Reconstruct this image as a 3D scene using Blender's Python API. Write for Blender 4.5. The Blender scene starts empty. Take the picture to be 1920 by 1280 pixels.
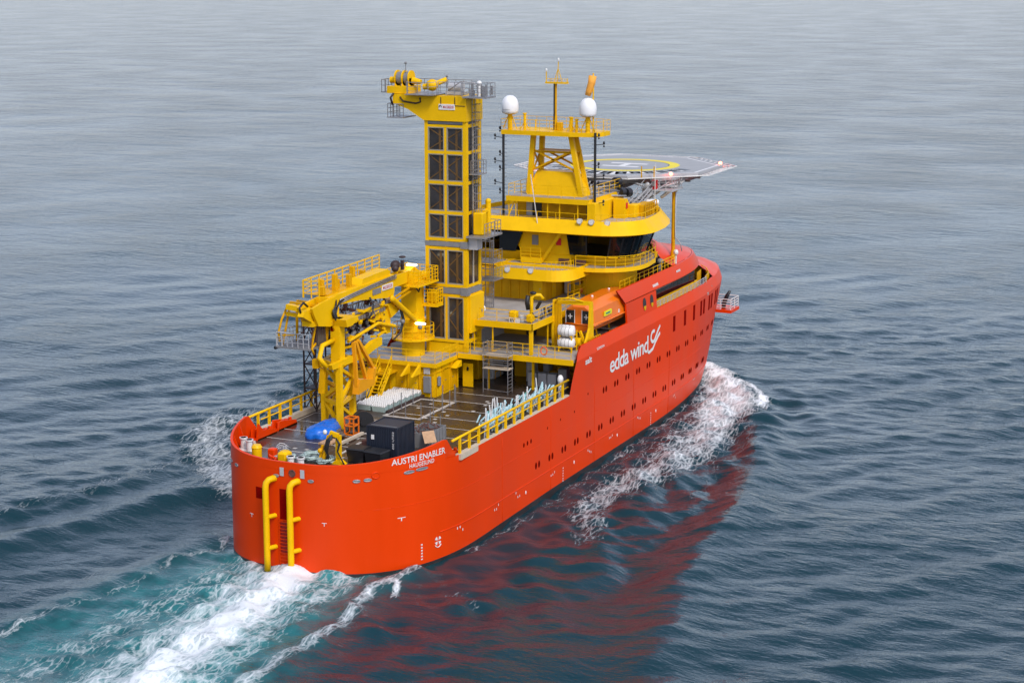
import bpy, math, random
import numpy as np
from mathutils import Vector, Matrix
random.seed(7); np.random.seed(7)
sc = bpy.context.scene
C = sc.collection
PI = math.pi
# ---------------------------------------------------------------- camera
F_PX, PITCH, YAW = 3520.0, math.radians(11.75), math.radians(24.53)
CAM = Vector((-108.0, -68.0, 44.0))
fwd = Vector((math.cos(YAW)*math.cos(PITCH), math.sin(YAW)*math.cos(PITCH), -math.sin(PITCH)))
rgt = fwd.cross(Vector((0, 0, 1))).normalized()
upv = rgt.cross(fwd)
cd = bpy.data.cameras.new('camera'); cam = bpy.data.objects.new('camera', cd); C.objects.link(cam)
cam.matrix_world = Matrix(((rgt.x, upv.x, -fwd.x, CAM.x), (rgt.y, upv.y, -fwd.y, CAM.y), (rgt.z, upv.z, -fwd.z, CAM.z), (0, 0, 0, 1)))
cd.sensor_width = 36.0; cd.lens = F_PX/1920*36.0; cd.clip_start = 1.0; cd.clip_end = 20000
sc.camera = cam
# ---------------------------------------------------------------- daylight (overcast)
SUN_EL, SUN_AZ = math.radians(48), math.radians(232)     # azimuth of the sun, counter-clockwise from +X
w = bpy.data.worlds.new('World'); sc.world = w; w.use_nodes = True
wt = w.node_tree; wt.nodes.clear()
wo = wt.nodes.new('ShaderNodeOutputWorld'); bg = wt.nodes.new('ShaderNodeBackground')
sky = wt.nodes.new('ShaderNodeTexSky'); sky.sky_type = 'NISHITA'; sky.sun_disc = False
sky.sun_elevation = SUN_EL; sky.sun_rotation = PI/2-SUN_AZ
sky.air_density = 1.0; sky.dust_density = 1.5; sky.ozone_density = 1.0
hs = wt.nodes.new('ShaderNodeHueSaturation'); hs.inputs['Saturation'].default_value = 0.6
# broad soft cloud cover
tc = wt.nodes.new('ShaderNodeTexCoord'); mp = wt.nodes.new('ShaderNodeMapping'); mp.inputs['Scale'].default_value = (2.2, 2.2, 7)
cn = wt.nodes.new('ShaderNodeTexNoise'); cn.inputs['Scale'].default_value = 1.6; cn.inputs['Detail'].default_value = 5
cr = wt.nodes.new('ShaderNodeMapRange'); cr.inputs['From Min'].default_value = .3; cr.inputs['From Max'].default_value = .7
cr.inputs['To Min'].default_value = .82; cr.inputs['To Max'].default_value = 1.15
mm = wt.nodes.new('ShaderNodeMix'); mm.data_type = 'RGBA'; mm.blend_type = 'MULTIPLY'; mm.inputs[0].default_value = 1
L = wt.links.new
L(tc.outputs['Generated'], mp.inputs['Vector']); L(mp.outputs[0], cn.inputs['Vector']); L(cn.outputs['Fac'], cr.inputs['Value'])
tn = wt.nodes.new('ShaderNodeMix'); tn.data_type = 'RGBA'; tn.blend_type = 'MULTIPLY'; tn.inputs[0].default_value = 1; tn.inputs[7].default_value = (.93, .935, 1.04, 1)
L(sky.outputs[0], hs.inputs['Color']); L(hs.outputs[0], tn.inputs[6]); L(tn.outputs[2], mm.inputs[6]); L(cr.outputs[0], mm.inputs[7])
L(mm.outputs[2], bg.inputs['Color']); bg.inputs['Strength'].default_value = 0.15
L(bg.outputs[0], wo.inputs['Surface'])
sd = bpy.data.lights.new('sun', 'SUN'); sd.energy = 1.45; sd.angle = math.radians(14); sd.color = (1, .965, .92)
so = bpy.data.objects.new('sun', sd); C.objects.link(so)
sdir = Vector((math.cos(SUN_EL)*math.cos(SUN_AZ), math.cos(SUN_EL)*math.sin(SUN_AZ), math.sin(SUN_EL)))
so.rotation_euler = sdir.to_track_quat('Z', 'Y').to_euler(); so.location = (0, 0, 120)
sc.view_settings.view_transform = 'Standard'; sc.view_settings.look = 'None'
sc.view_settings.exposure = 0.55; sc.view_settings.gamma = 1.0
sc.render.engine = 'CYCLES'
sc.cycles.max_bounces = 6; sc.cycles.diffuse_bounces = 3; sc.cycles.glossy_bounces = 3; sc.cycles.caustics_reflective = False; sc.cycles.caustics_refractive = False
# ---------------------------------------------------------------- materials
def mat(name, col, rough=.5, metal=0.0, var=.0, scale=.6, bump=0.0, bscale=6.0, coat=0.0, emit=None, estr=0, spec=.5, rvar=0.0, streak=False, dirt=None):
    m = bpy.data.materials.new(name); m.use_nodes = True
    t = m.node_tree; b = t.nodes['Principled BSDF']; l = t.links.new
    b.inputs['Base Color'].default_value = (*col, 1); b.inputs['Roughness'].default_value = rough; b.inputs['Metallic'].default_value = metal
    b.inputs['Specular IOR Level'].default_value = spec
    if coat: b.inputs['Coat Weight'].default_value = coat; b.inputs['Coat Roughness'].default_value = .12
    if emit: b.inputs['Emission Color'].default_value = (*emit, 1); b.inputs['Emission Strength'].default_value = estr
    if var or bump or rvar or dirt:
        c = t.nodes.new('ShaderNodeTexCoord'); mpn = t.nodes.new('ShaderNodeMapping'); l(c.outputs['Object'], mpn.inputs['Vector'])
        if streak: mpn.inputs['Scale'].default_value = (1, 1, .14)
    if var or rvar or dirt:
        n = t.nodes.new('ShaderNodeTexNoise'); n.inputs['Scale'].default_value = scale; n.inputs['Detail'].default_value = 7; n.inputs['Roughness'].default_value = .62
        l(mpn.outputs[0], n.inputs['Vector'])
        if var:
            r = t.nodes.new('ShaderNodeMapRange'); r.inputs['From Min'].default_value = .3; r.inputs['From Max'].default_value = .7
            r.inputs['To Min'].default_value = 1-var; r.inputs['To Max'].default_value = 1+var*.6
            x = t.nodes.new('ShaderNodeMix'); x.data_type = 'RGBA'; x.blend_type = 'MULTIPLY'; x.inputs[0].default_value = 1
            x.inputs[6].default_value = (*col, 1); l(n.outputs['Fac'], r.inputs['Value']); l(r.outputs[0], x.inputs[7])
            src = x.outputs[2]
            if dirt:
                n2 = t.nodes.new('ShaderNodeTexNoise'); n2.inputs['Scale'].default_value = scale*5; n2.inputs['Detail'].default_value = 6; l(mpn.outputs[0], n2.inputs['Vector'])
                r2 = t.nodes.new('ShaderNodeMapRange'); r2.inputs['From Min'].default_value = .58; r2.inputs['From Max'].default_value = .78; r2.inputs['To Max'].default_value = .75
                l(n2.outputs['Fac'], r2.inputs['Value'])
                y = t.nodes.new('ShaderNodeMix'); y.data_type = 'RGBA'; l(r2.outputs[0], y.inputs[0]); l(src, y.inputs[6]); y.inputs[7].default_value = (*dirt, 1); src = y.outputs[2]
            l(src, b.inputs['Base Color'])
        if rvar:
            r = t.nodes.new('ShaderNodeMapRange'); r.inputs['From Min'].default_value = .35; r.inputs['From Max'].default_value = .65
            r.inputs['To Min'].default_value = max(.02, rough-rvar); r.inputs['To Max'].default_value = min(1, rough+rvar)
            l(n.outputs['Fac'], r.inputs['Value']); l(r.outputs[0], b.inputs['Roughness'])
    if bump:
        n = t.nodes.new('ShaderNodeTexNoise'); n.inputs['Scale'].default_value = bscale; n.inputs['Detail'].default_value = 4
        l(mpn.outputs[0], n.inputs['Vector']); bm = t.nodes.new('ShaderNodeBump'); bm.inputs['Strength'].default_value = bump; bm.inputs['Distance'].default_value = .05
        l(n.outputs['Fac'], bm.inputs['Height']); l(bm.outputs[0], b.inputs['Normal'])
    return m
YEL = mat('yellow_paint', (.81, .46, .002), .42, var=.10, scale=.6, rvar=.08, bump=.06, bscale=1.5, spec=.15)
YEL2 = mat('deep_yellow_with_shade', (.66, .335, .001), .45, var=.2, scale=.8, rvar=.08, spec=.15)  # deeper yellow of fittings; on recessed walls its darkness is painted-in shade
RED = mat('red_hull_paint', (.72, .045, .0003), .36, var=.10, scale=.16, rvar=.08, bump=.07, bscale=.45, spec=.20, streak=True)
REDD = mat('recess_shade_red', (.20, .001, .0003), .8, spec=.03)  # darkened hull red; shade inside openings and slots is painted in
BOOT = mat('antifouling_paint', (.028, .020, .019), .45, var=.35, scale=1.2, bump=.3, bscale=3)
DECK = mat('grey_deck_paint', (.36, .33, .295), .6, var=.14, scale=.7, rvar=.15, dirt=(.22, .19, .16))
WOOD = mat('wet_cargo_deck', (.050, .034, .024), .33, var=.55, scale=.28, rvar=.22, bump=.15, bscale=2, dirt=(.11, .085, .065))
WHITE = mat('white_paint', (.72, .70, .66), .5, var=.06)
LINE = mat('worn_white_line_paint', (.52, .48, .42), .6, var=.25, scale=2, dirt=(.16, .12, .09))
CREAM = mat('cream_coaming_paint', (.55, .46, .34), .6, var=.12, scale=2)
STEEL = mat('galvanised_steel', (.34, .33, .33), .42, .6, var=.15, scale=2)
GREY = mat('grey_paint', (.20, .20, .20), .5, var=.12, scale=1.5)
LGREY = mat('light_grey_paint', (.42, .42, .42), .5, var=.1)
DARK = mat('black_rubber', (.012, .012, .013), .5)
BLACK = mat('black_paint', (.010, .010, .012), .35)
BROWN = mat('dark_brown_primer', (.035, .018, .016), .6, var=.2)
GLASS = mat('dark_window_glass', (.005, .006, .008), .05, spec=.35)
TGLASS = mat('smoked_panel_glass', (.038, .034, .034), .12, var=.6, scale=.5, spec=.45)
OCH = mat('ochre_dimmed_as_by_glass', (.12, .060, .012), .5, var=.3)  # bracing on the panel fronts; the glass's dimming is put into the colour
ORG = mat('orange_fibreglass', (.80, .17, .004), .32, var=.05, coat=.2)
SIGNRED = mat('sign_red_paint', (.55, .01, .012), .4)
NAVY = mat('navy_container_paint', (.012, .018, .032), .45, var=.25, scale=1, dirt=(.03, .03, .035))
BLUE = mat('blue_tarpaulin', (.004, .13, .56), .33, var=.15, scale=2.5, bump=.5, bscale=5)
PALE = mat('pale_green_fibreglass', (.38, .48, .44), .4, var=.12, scale=3)
TEAL = mat('teal_paint', (.03, .22, .17), .5, var=.2)
RUST = mat('rusty_steel', (.13, .05, .035), .8, var=.4, scale=3, bump=.5)
CARD = mat('plywood', (.50, .30, .16), .7, var=.2, scale=3)
HELI = mat('helideck_coating', (.33, .335, .33), .75, var=.08, scale=.6)
HYEL = mat('helideck_yellow_marking', (.78, .62, .02), .6, var=.08)
DOME = mat('white_radome_gelcoat', (.80, .79, .77), .35)
SOCK = mat('orange_windsock_fabric', (.85, .36, .04), .7)
MUD = mat('muddy_sacking', (.13, .095, .07), .8, var=.4, scale=4, bump=.6)
LAMP = mat('lit_lamp', (1, 1, 1), .3, emit=(1, .86, .55), estr=4)
RLAMP = mat('lit_red_beacon', (1, .2, .1), .3, emit=(1, .10, .04), estr=14)
# ---------------------------------------------------------------- mesh helpers
class MB:
    def __init__(s): s.v = []; s.f = []; s.sm = []
    def add(s, vs, fs, smooth=False):
        o = len(s.v); s.v += [tuple(p) for p in vs]; s.f += [tuple(o+i for i in f) for f in fs]; s.sm += [smooth]*len(fs); return s
    def box(s, x0, x1, y0, y1, z0, z1):
        return s.add([(x0,y0,z0),(x1,y0,z0),(x1,y1,z0),(x0,y1,z0),(x0,y0,z1),(x1,y0,z1),(x1,y1,z1),(x0,y1,z1)],
                     [(0,3,2,1),(4,5,6,7),(0,1,5,4),(1,2,6,5),(2,3,7,6),(3,0,4,7)])
    def bbox(s, x0, x1, y0, y1, z0, z1, b=.04):
        # box with chamfered edges
        b = min(b, (x1-x0)/3, (y1-y0)/3, (z1-z0)/3); vs = []; 
        for zz, ins in ((z0, b), (z0+b, 0), (z1-b, 0), (z1, b)):
            a0, a1, c0, c1 = x0+ins, x1-ins, y0+ins, y1-ins
            vs += [(a0+b,c0,zz),(a1-b,c0,zz),(a1,c0+b,zz),(a1,c1-b,zz),(a1-b,c1,zz),(a0+b,c1,zz),(a0,c1-b,zz),(a0,c0+b,zz)]
        fs = [tuple(range(7,-1,-1)), tuple(range(24,32))]
        for k in range(3):
            for i in range(8): j = (i+1) % 8; fs.append((k*8+i, k*8+j, k*8+8+j, k*8+8+i))
        return s.add(vs, fs)
    def beam(s, p, q, w, h=None, up=(0,0,1)):
        h = w if h is None else h
        p = Vector(p); q = Vector(q); d = (q-p)
        if d.length < 1e-6: return s
        d.normalize(); u = Vector(up)
        if abs(d.dot(u)) > .98: u = Vector((1,0,0))
        r = d.cross(u).normalized()*w/2; u2 = r.cross(d).normalized()*h/2
        vs = [p-r-u2, p+r-u2, p+r+u2, p-r+u2, q-r-u2, q+r-u2, q+r+u2, q-r+u2]
        return s.add(vs, [(0,1,2,3),(7,6,5,4),(0,4,5,1),(1,5,6,2),(2,6,7,3),(3,7,4,0)])
    def cyl(s, p, q, r0, r1=None, n=12, cap=True):
        r1 = r0 if r1 is None else r1
        p = Vector(p); q = Vector(q); d = (q-p).normalized()
        u = Vector((0,0,1)) if abs(d.z) < .9 else Vector((1,0,0))
        a = d.cross(u).normalized(); b = a.cross(d)
        vs = [p+(a*math.cos(t)+b*math.sin(t))*r0 for t in [2*PI*i/n for i in range(n)]] + [q+(a*math.cos(t)+b*math.sin(t))*r1 for t in [2*PI*i/n for i in range(n)]]
        s.add(vs, [(i,(i+1)%n,n+(i+1)%n,n+i)[::-1] for i in range(n)], n > 5)
        if cap: s.add(vs, [tuple(range(n)), tuple(range(2*n-1,n-1,-1))])
        return s
    def tube(s, pts, r, n=8, closed=False):
        pts = [Vector(p) for p in pts]; k = len(pts); rings = []
        rr = r if isinstance(r, (list, tuple)) else [r]*k
        pa = None
        for i, p in enumerate(pts):
            if closed: d = (pts[(i+1)%k]-pts[i-1]).normalized()
            else: d = (pts[min(i+1,k-1)]-pts[max(i-1,0)]).normalized()
            if pa is None:
                u = Vector((0,0,1)) if abs(d.z) < .9 else Vector((1,0,0)); a = d.cross(u).normalized()
            else:
                a = pa-d*pa.dot(d); a = a.normalized() if a.length > 1e-5 else d.orthogonal().normalized()
            pa = a; b = a.cross(d)
            rings.append([p+(a*math.cos(2*PI*j/n)+b*math.sin(2*PI*j/n))*rr[i] for j in range(n)])
        vs = [v for R in rings for v in R]; fs = []
        m = k if closed else k-1
        for i in range(m):
            for j in range(n):
                fs.append((i*n+j, ((i+1)%k)*n+j, ((i+1)%k)*n+(j+1)%n, i*n+(j+1)%n))
        if not closed: fs += [tuple(range(n)), tuple(range(k*n-1, (k-1)*n-1, -1))]
        return s.add(vs, fs, True)
    def prism(s, poly, axis, a, b):
        # poly: 2-D outline; axis 'x': (y,z), 'y': (x,z), 'z': (x,y)
        def P(p, t): return {'x': (t, p[0], p[1]), 'y': (p[0], t, p[1]), 'z': (p[0], p[1], t)}[axis]
        n = len(poly); vs = [P(p, a) for p in poly]+[P(p, b) for p in poly]
        return s.add(vs, [tuple(range(n-1,-1,-1)), tuple(range(n,2*n))]+[(i,(i+1)%n,n+(i+1)%n,n+i) for i in range(n)])
    def loft(s, rings, closed=True, cap0=False, cap1=False, smooth=True):
        n = len(rings[0]); vs = [v for R in rings for v in R]; fs = []
        for i in range(len(rings)-1):
            for j in range(n if closed else n-1):
                k = (j+1) % n; fs.append((i*n+j, i*n+k, (i+1)*n+k, (i+1)*n+j))
        s.add(vs, fs, smooth)
        if cap0: s.add(rings[0], [tuple(range(n-1,-1,-1))])
        if cap1: s.add(rings[-1], [tuple(range(n))])
        return s
    def ell(s, c, r, n=12, m=8, squash=None):
        rings = []
        for i in range(m+1):
            t = PI*i/m-PI/2; cz = math.sin(t); cr = max(math.cos(t), 1e-3)
            rings.append([(c[0]+r[0]*cr*math.cos(2*PI*j/n), c[1]+r[1]*cr*math.sin(2*PI*j/n), c[2]+r[2]*cz) for j in range(n)])
        return s.loft(rings)
    def rail(s, pts, h=1.05, r=.028, gap=1.5, bars=3, closed=False, post=True):
        # guard rail along a polyline of floor points
        pts = [Vector(p) for p in pts]
        if closed: pts = pts+[pts[0]]
        for a, b in zip(pts[:-1], pts[1:]):
            for k in range(bars):
                z = Vector((0,0,h*(k+1)/bars)); s.beam(a+z, b+z, r*2 if k == bars-1 else r*1.3)
        if post:
            for a, b in zip(pts[:-1], pts[1:]):
                n = max(1, int(round((b-a).length/gap)))
                for i in range(n+1):
                    if i == 0 and a is not pts[0]: continue
                    p = a.lerp(b, i/n); s.beam(p, p+Vector((0,0,h)), r*1.8)
        return s
    def build(s, name, m, parent=None, autos=True):
        me = bpy.data.meshes.new(name); me.from_pydata(s.v, [], s.f); me.materials.append(m)
        me.polygons.foreach_set('use_smooth', s.sm)
        me.update(); o = bpy.data.objects.new(name, me); C.objects.link(o); BUILT.append(o)
        if parent:
            o.parent = parent; o.matrix_parent_inverse = Matrix.Translation(-Vector(WORLDLOC.get(parent.name, (0,0,0))))
            WORLDLOC[o.name] = WORLDLOC.get(parent.name, (0,0,0)); 
            o.matrix_parent_inverse = Matrix.Identity(4)
            L0 = WORLDLOC[parent.name]
            me.transform(Matrix.Translation(-Vector(L0)))
        else: WORLDLOC[o.name] = (0,0,0)
        return o
WORLDLOC = {}; BUILT = []
def thing(name, label, cat, loc=(0,0,0), group=None):
    o = bpy.data.objects.new(name, None); C.objects.link(o); o.location = loc; o.empty_display_size = .3
    WORLDLOC[o.name] = tuple(loc); o['label'] = label; o['category'] = cat
    if group: o['group'] = group
    return o
def tag(o, label, cat, group=None):
    o['label'] = label; o['category'] = cat
    if group: o['group'] = group
    return o
def lab(o, label): o['label'] = label; return o
def recenter(o):
    # a one-mesh thing gets its origin at its base
    me = o.data; n = len(me.vertices); co = np.empty(n*3); me.vertices.foreach_get('co', co); co = co.reshape(-1, 3)
    c = Vector(((co[:,0].min()+co[:,0].max())/2, (co[:,1].min()+co[:,1].max())/2, co[:,2].min()))
    me.transform(Matrix.Translation(-c)); o.location = c; WORLDLOC[o.name] = tuple(c); return o
def copy_thing(root, loc, rz=0, label=None):
    r = root.copy(); C.objects.link(r); r.location = loc; r.rotation_euler = (0, 0, rz)
    if label: r['label'] = label
    for ch in list(root.children):
        c = ch.copy(); C.objects.link(c); c.parent = r
        for g in list(ch.children):
            d = g.copy(); C.objects.link(d); d.parent = c
    return r
def text_mesh(txt, size=1.0, bold=.0, spacing=1.0):
    cu = bpy.data.curves.new('t', 'FONT'); cu.body = txt; cu.size = size; cu.offset = bold; cu.space_character = spacing; cu.resolution_u = 3
    ob = bpy.data.objects.new('t', cu); C.objects.link(ob); bpy.context.view_layer.update()
    me = bpy.data.meshes.new_from_object(ob.evaluated_get(bpy.context.evaluated_depsgraph_get()))
    bpy.data.objects.remove(ob); bpy.data.curves.remove(cu)
    vs = [tuple(v.co) for v in me.vertices]; fs = [tuple(p.vertices) for p in me.polygons]; bpy.data.meshes.remove(me)
    return vs, fs
def lettering(name, txt, width, height, fn, m, parent, bold=.0, spacing=1.0, sub=None):
    # fn(u, v) -> 3-D point, u in 0..width, v in 0..height
    vs, fs = text_mesh(txt, 1.0, bold, spacing)
    x0 = min(v[0] for v in vs); x1 = max(v[0] for v in vs); y0 = min(v[1] for v in vs); y1 = max(v[1] for v in vs)
    P = [fn((v[0]-x0)/(x1-x0)*width, (v[1]-y0)/(y1-y0)*height) for v in vs]
    b = MB(); b.add(P, fs); return b.build(name, m, parent)
# ================================================================ sea
def make_sea():
    def axis(lo, hi, step, far_lo, far_hi, gr):
        a = list(np.arange(lo, hi, step)); s = step; x = a[-1]
        while x < far_hi: s *= gr; x += s; a.append(x)
        s = step; x = lo; b = []
        while x > far_lo: s *= gr; x -= s; b.append(x)
        return np.array(b[::-1]+a)
    X = axis(-22, 104, .34, -400, 6000, 1.028); Y = axis(-50, 36, .34, -3000, 5000, 1.028)
    dx = np.gradient(X); dy = np.gradient(Y)
    gx, gy = np.meshgrid(X, Y, indexing='ij'); cell = np.maximum(*np.meshgrid(dx, dy, indexing='ij'))
    z = np.zeros_like(gx); rs = np.random.RandomState(3)
    main = math.radians(38)
    for i in range(90):
        lam = 1.7*(1.045**i)*rs.uniform(.9, 1.1)
        th = main+rs.normal(0, .55)
        k = 2*PI/lam; amp = .0042*lam**.85 if lam < 7 else .0042*7**.85*(7/lam)**.35
        att = np.clip((lam/cell-2.5)/4, 0, 1)
        ph = rs.uniform(0, 2*PI)
        arg = k*(gx*math.cos(th)+gy*math.sin(th))+ph
        z += amp*att*(np.sin(arg)+.18*np.sin(2*arg+.4))
    def seg(pts, soft, widths=None):
        d = np.full(gx.shape, 1e9); T = np.zeros(gx.shape); n = len(pts)-1
        for i in range(n):
            ax, ay = pts[i]; bx, by = pts[i+1]; vx, vy = bx-ax, by-ay; l2 = vx*vx+vy*vy+1e-9
            t = np.clip(((gx-ax)*vx+(gy-ay)*vy)/l2, 0, 1); q = np.hypot(gx-ax-t*vx, gy-ay-t*vy)
            m = q < d; d = np.where(m, q, d); T = np.where(m, (i+t)/n, T)
        return d, T
    foam = np.zeros(gx.shape); aer = np.zeros(gx.shape)
    # water smoothed in the lee of the hull
    lee = np.exp(-(np.clip(-9-gy, 0, 99)/11.)**2)*(gy < 0)*(1/(1+np.exp((gx-72)/4.)))*(1/(1+np.exp((-4-gx)/6.)))
    near = np.exp(-((np.clip(np.abs(gy)-9, 0, 99))/5.)**2)*(gx > -2)*(gx < 88)
    z *= (1-.55*lee)*(1-.6*near)
    def lay(pts, w0, w1, s0, s1, power=1.0, tgt='foam'):
        nonlocal foam, aer
        d, t = seg(pts, 1); wd = w0+(w1-w0)*t; st = s0+(s1-s0)*t
        v = st*np.exp(-(d/wd)**2*power)
        if tgt == 'foam': foam = np.maximum(foam, v)
        else: aer = np.maximum(aer, v)
        return d, t
    # propeller wash
    lay([(4.0, 0), (-1, -.9), (-6.7, -1.4), (-12.4, -1.9), (-30, -4), (-60, -8)], 2.6, 3.6, 1.08, .95)
    lay([(4.6, 3.6), (0, 2.0), (-12, 1.0), (-30, 0)], 2.0, 2.6, .74, .68)
    lay([(4.5, 4.5), (-4, 4.8), (-16, 5), (-30, 6)], 2.8, 4.2, .52, .46)
    lay([(5.5, -4.0), (0, -4.0), (-9, -4.6), (-17, -5.6)], 2.0, 2.0, .62, .56)
    lay([(5, 3), (3.3, 0), (5, -4)], .8, .8, 1, 1)
    lay([(6, -1), (-5, -1), (-20, -3), (-60, -8)], 5.4, 7.0, 1.0, .9, tgt='aer')
    lay([(3.5, 4.5), (-3, 5), (-12, 5.5), (-30, 6)], 2.4, 4, .42, .40)
    lay([(3.5, 4.5), (-8, 6), (-30, 8)], 4.2, 5.5, .55, .45, tgt='aer')
    # edge of the wash on the starboard side
    lay([(7, -7.9), (2.4, -6.9), (-2.5, -7.9), (-7.8, -8.3), (-12, -8.0), (-16, -8.2), (-40, -10)], .75, 1.1, .70, .66)
    lay([(4.2, -7.9), (1.4, -9.0)], .32, .32, .9, .9)
    lay([(2.8, -11.7), (4.4, -13.2), (2.2, -15.0)], .7, .7, .40, .4)
    # port edge streaks
    lay([(-30, 14), (-15.6, 11.1), (-12.8, 10.8), (-9.7, 10.5), (-7.4, 9.3)], .7, .4, .72, .5)
    lay([(-6.8, 9.4), (-2.2, 8.8), (2.1, 9.5), (5.9, 7.9), (8, 9)], .5, .6, .45, .62)
    lay([(-18, 9), (0, 8.5)], 2.5, 2.0, .22, .3)
    # port side bow wave seen behind the stern
    lay([(40, 28.5), (32, 26.5), (24, 20), (19, 15)], 4.6, 3.2, .60, .66)
    lay([(34, 24), (24, 24), (12, 26), (2, 30)], 2.2, 1.4, .48, .36)
    lay([(60, 30), (40, 27), (28, 22)], 3, 3, .45, .45)
    lay([(12, 14), (3, 13), (-4, 13)], 1.2, 1.2, .18, .3)
    # starboard bow wave
    lay([(79, -5.8), (73, -10.0), (68.6, -12.2), (65, -13.6)], 1.9, 2.3, 1.0, .92)
    lay([(76, -7.6), (68, -11.2), (60, -13.0)], 2.8, 3.6, .86, .84)
    lay([(73.5, -12.3), (69.0, -15.0), (65.4, -15.8)], .7, .9, .95, .95)
    lay([(66, -13.0), (57, -13.8), (51.6, -14.4), (43.7, -14.6), (37.9, -14.0), (31, -13.0)], 4.0, 3.0, .80, .60)
    lay([(60, -11), (50, -12), (42, -12.5)], 2.6, 2.0, .52, .46)
    lay([(70, -11.5), (62, -13.2), (54, -14.5)], 2.6, 2.2, .86, .66)
    lay([(31, -13.0), (25.5, -13.4), (23.0, -15.2), (18.5, -16.6)], 2.2, 1.6, .66, .50)
    lay([(62, -9.6), (44, -10.8), (26, -11.2)], 1.6, 1.2, .40, .34)
    lay([(50, -17), (38, -19.5), (30, -20)], 1.6, 1.2, .40, .28)
    lay([(70, -8.4), (54, -9.5), (38, -9.8), (24, -9.8), (12.8, -9.4)], .85, .75, .50, .42)
    lay([(70, -9.4), (60, -10.6), (50, -11.6), (36, -12.2)], 1.8, 1.2, .52, .42)
    lay([(64, -15.4), (54, -18.4), (46, -20)], .9, .5, .45, .3)
    # turbulence by the foam
    rough = np.clip(foam*1.2, 0, 1)
    for i in range(46):
        lam = rs.uniform(1.1, 4.0); th = rs.uniform(0, 2*PI); k = 2*PI/lam
        att = np.clip((lam/cell-2.2)/3, 0, 1)
        z += rough*att*.020*lam**.8*np.sin(k*(gx*math.cos(th)+gy*math.sin(th))+rs.uniform(0, 6.28))
    # bow wave crest, shoulder waves and the washed-up stern hump
    def crest(pts, w, h, h2=None):
        nonlocal z
        d, t = seg(pts, 1); z += (h+((h2 if h2 is not None else h)-h)*t)*np.exp(-(d/w)**2)
    crest([(79, -5.2), (72.5, -11.4), (66, -15.2), (60, -17.4), (52, -20)], 1.5, .70, .25)
    crest([(58, -17.5), (51.4, -19.8), (43.7, -22.3), (30.8, -24.6), (19.1, -25.2), (8.5, -27.3), (-20, -34)], 2.3, .75, .5)
    crest([(54, -17.0), (43, -18.8), (31, -20.6), (19, -21.4), (6, -23)], 2.4, -.35, -.25)
    crest([(44, -14), (30, -16), (18, -17), (6, -19)], 2.0, .22, .16)
    crest([(66, -11), (50, -12.5), (34, -12.5)], 2.6, .30, .12)
    crest([(3, 0), (-6, -1.3), (-20, -3)], 2.4, .45, .35)
    crest([(7, -7.9), (2.4, -6.9), (-8, -8.3), (-25, -9)], 1.0, .40, .30)
    crest([(-30, 14), (-12.8, 11.3), (0, 9.8), (8, 10)], 1.6, .55, .30)
    crest([(40, 11), (28, 15), (14, 18.5), (0, 23), (-14, 27)], 2.6, .9, .55)
    crest([(30, 22), (16, 26), (0, 31)], 3.0, .6, .4)
    crest([(60, 30), (40, 28), (20, 30), (0, 36)], 3.2, .4, .3)
    crest([(79, 5.5), (72, 12), (62, 18), (46, 24), (34, 29)], 2.0, .9, .3)
    # short steep swell inside the lee, thrown back from the hull
    for i in range(26):
        lam = rs.uniform(1.5, 5.5); th = math.radians(rs.normal(-62 if i % 2 else 20, 22)); k = 2*PI/lam
        z += lee*.024*lam**.85*np.sin(k*(gx*math.cos(th)+gy*math.sin(th))+rs.uniform(0, 6.28))*(1-.7*near)
    far = np.exp(-((np.hypot(gx-40, gy)/900.)**2)); z *= (.35+.65*far)
    n0, n1 = gx.shape
    co = np.stack([gx, gy, z], -1).reshape(-1, 3)
    idx = np.arange(n0*n1).reshape(n0, n1)
    q = np.stack([idx[:-1,:-1], idx[1:,:-1], idx[1:,1:], idx[:-1,1:]], -1).reshape(-1, 4)
    me = bpy.data.meshes.new('sea'); me.vertices.add(len(co)); me.vertices.foreach_set('co', co.astype(np.float32).ravel())
    me.loops.add(q.size); me.loops.foreach_set('vertex_index', q.astype(np.int32).ravel())
    me.polygons.add(len(q)); me.polygons.foreach_set('loop_start', np.arange(0, q.size, 4, dtype=np.int32)); me.polygons.foreach_set('loop_total', np.full(len(q), 4, dtype=np.int32))
    me.update(calc_edges=True); me.polygons.foreach_set('use_smooth', np.ones(len(q), bool))
    for nm, arr in (('foam', foam), ('aerated', aer), ('lee', lee), ('far', np.clip((cell-.8)/6, 0, 1))):
        a = me.attributes.new(nm, 'FLOAT', 'POINT'); a.data.foreach_set('value', arr.astype(np.float32).ravel())
    o = bpy.data.objects.new('sea', me); C.objects.link(o); o['kind'] = 'structure'
    m = bpy.data.materials.new('sea_water'); m.use_nodes = True; t = m.node_tree; l = t.links.new; nd = t.nodes.new
    b = t.nodes['Principled BSDF']
    tcx = nd('ShaderNodeTexCoord')
    def noise(scale, det=4, rot=0, sx=1, sy=1, rgh=.5, typ=None):
        mp = nd('ShaderNodeMapping'); mp.inputs['Rotation'].default_value = (0, 0, rot); mp.inputs['Scale'].default_value = (sx, sy, 1)
        l(tcx.outputs['Object'], mp.inputs['Vector']); n = nd('ShaderNodeTexNoise'); n.inputs['Scale'].default_value = scale
        n.inputs['Detail'].default_value = det; n.inputs['Roughness'].default_value = rgh; l(mp.outputs[0], n.inputs['Vector']); return n.outputs['Fac'], mp
    def math_(op, a, c=None, clamp=False):
        n = nd('ShaderNodeMath'); n.operation = op; n.use_clamp = clamp
        for i, v in enumerate((a, c)):
            if v is None: continue
            if isinstance(v, (int, float)): n.inputs[i].default_value = v
            else: l(v, n.inputs[i])
        return n.outputs[0]
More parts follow.
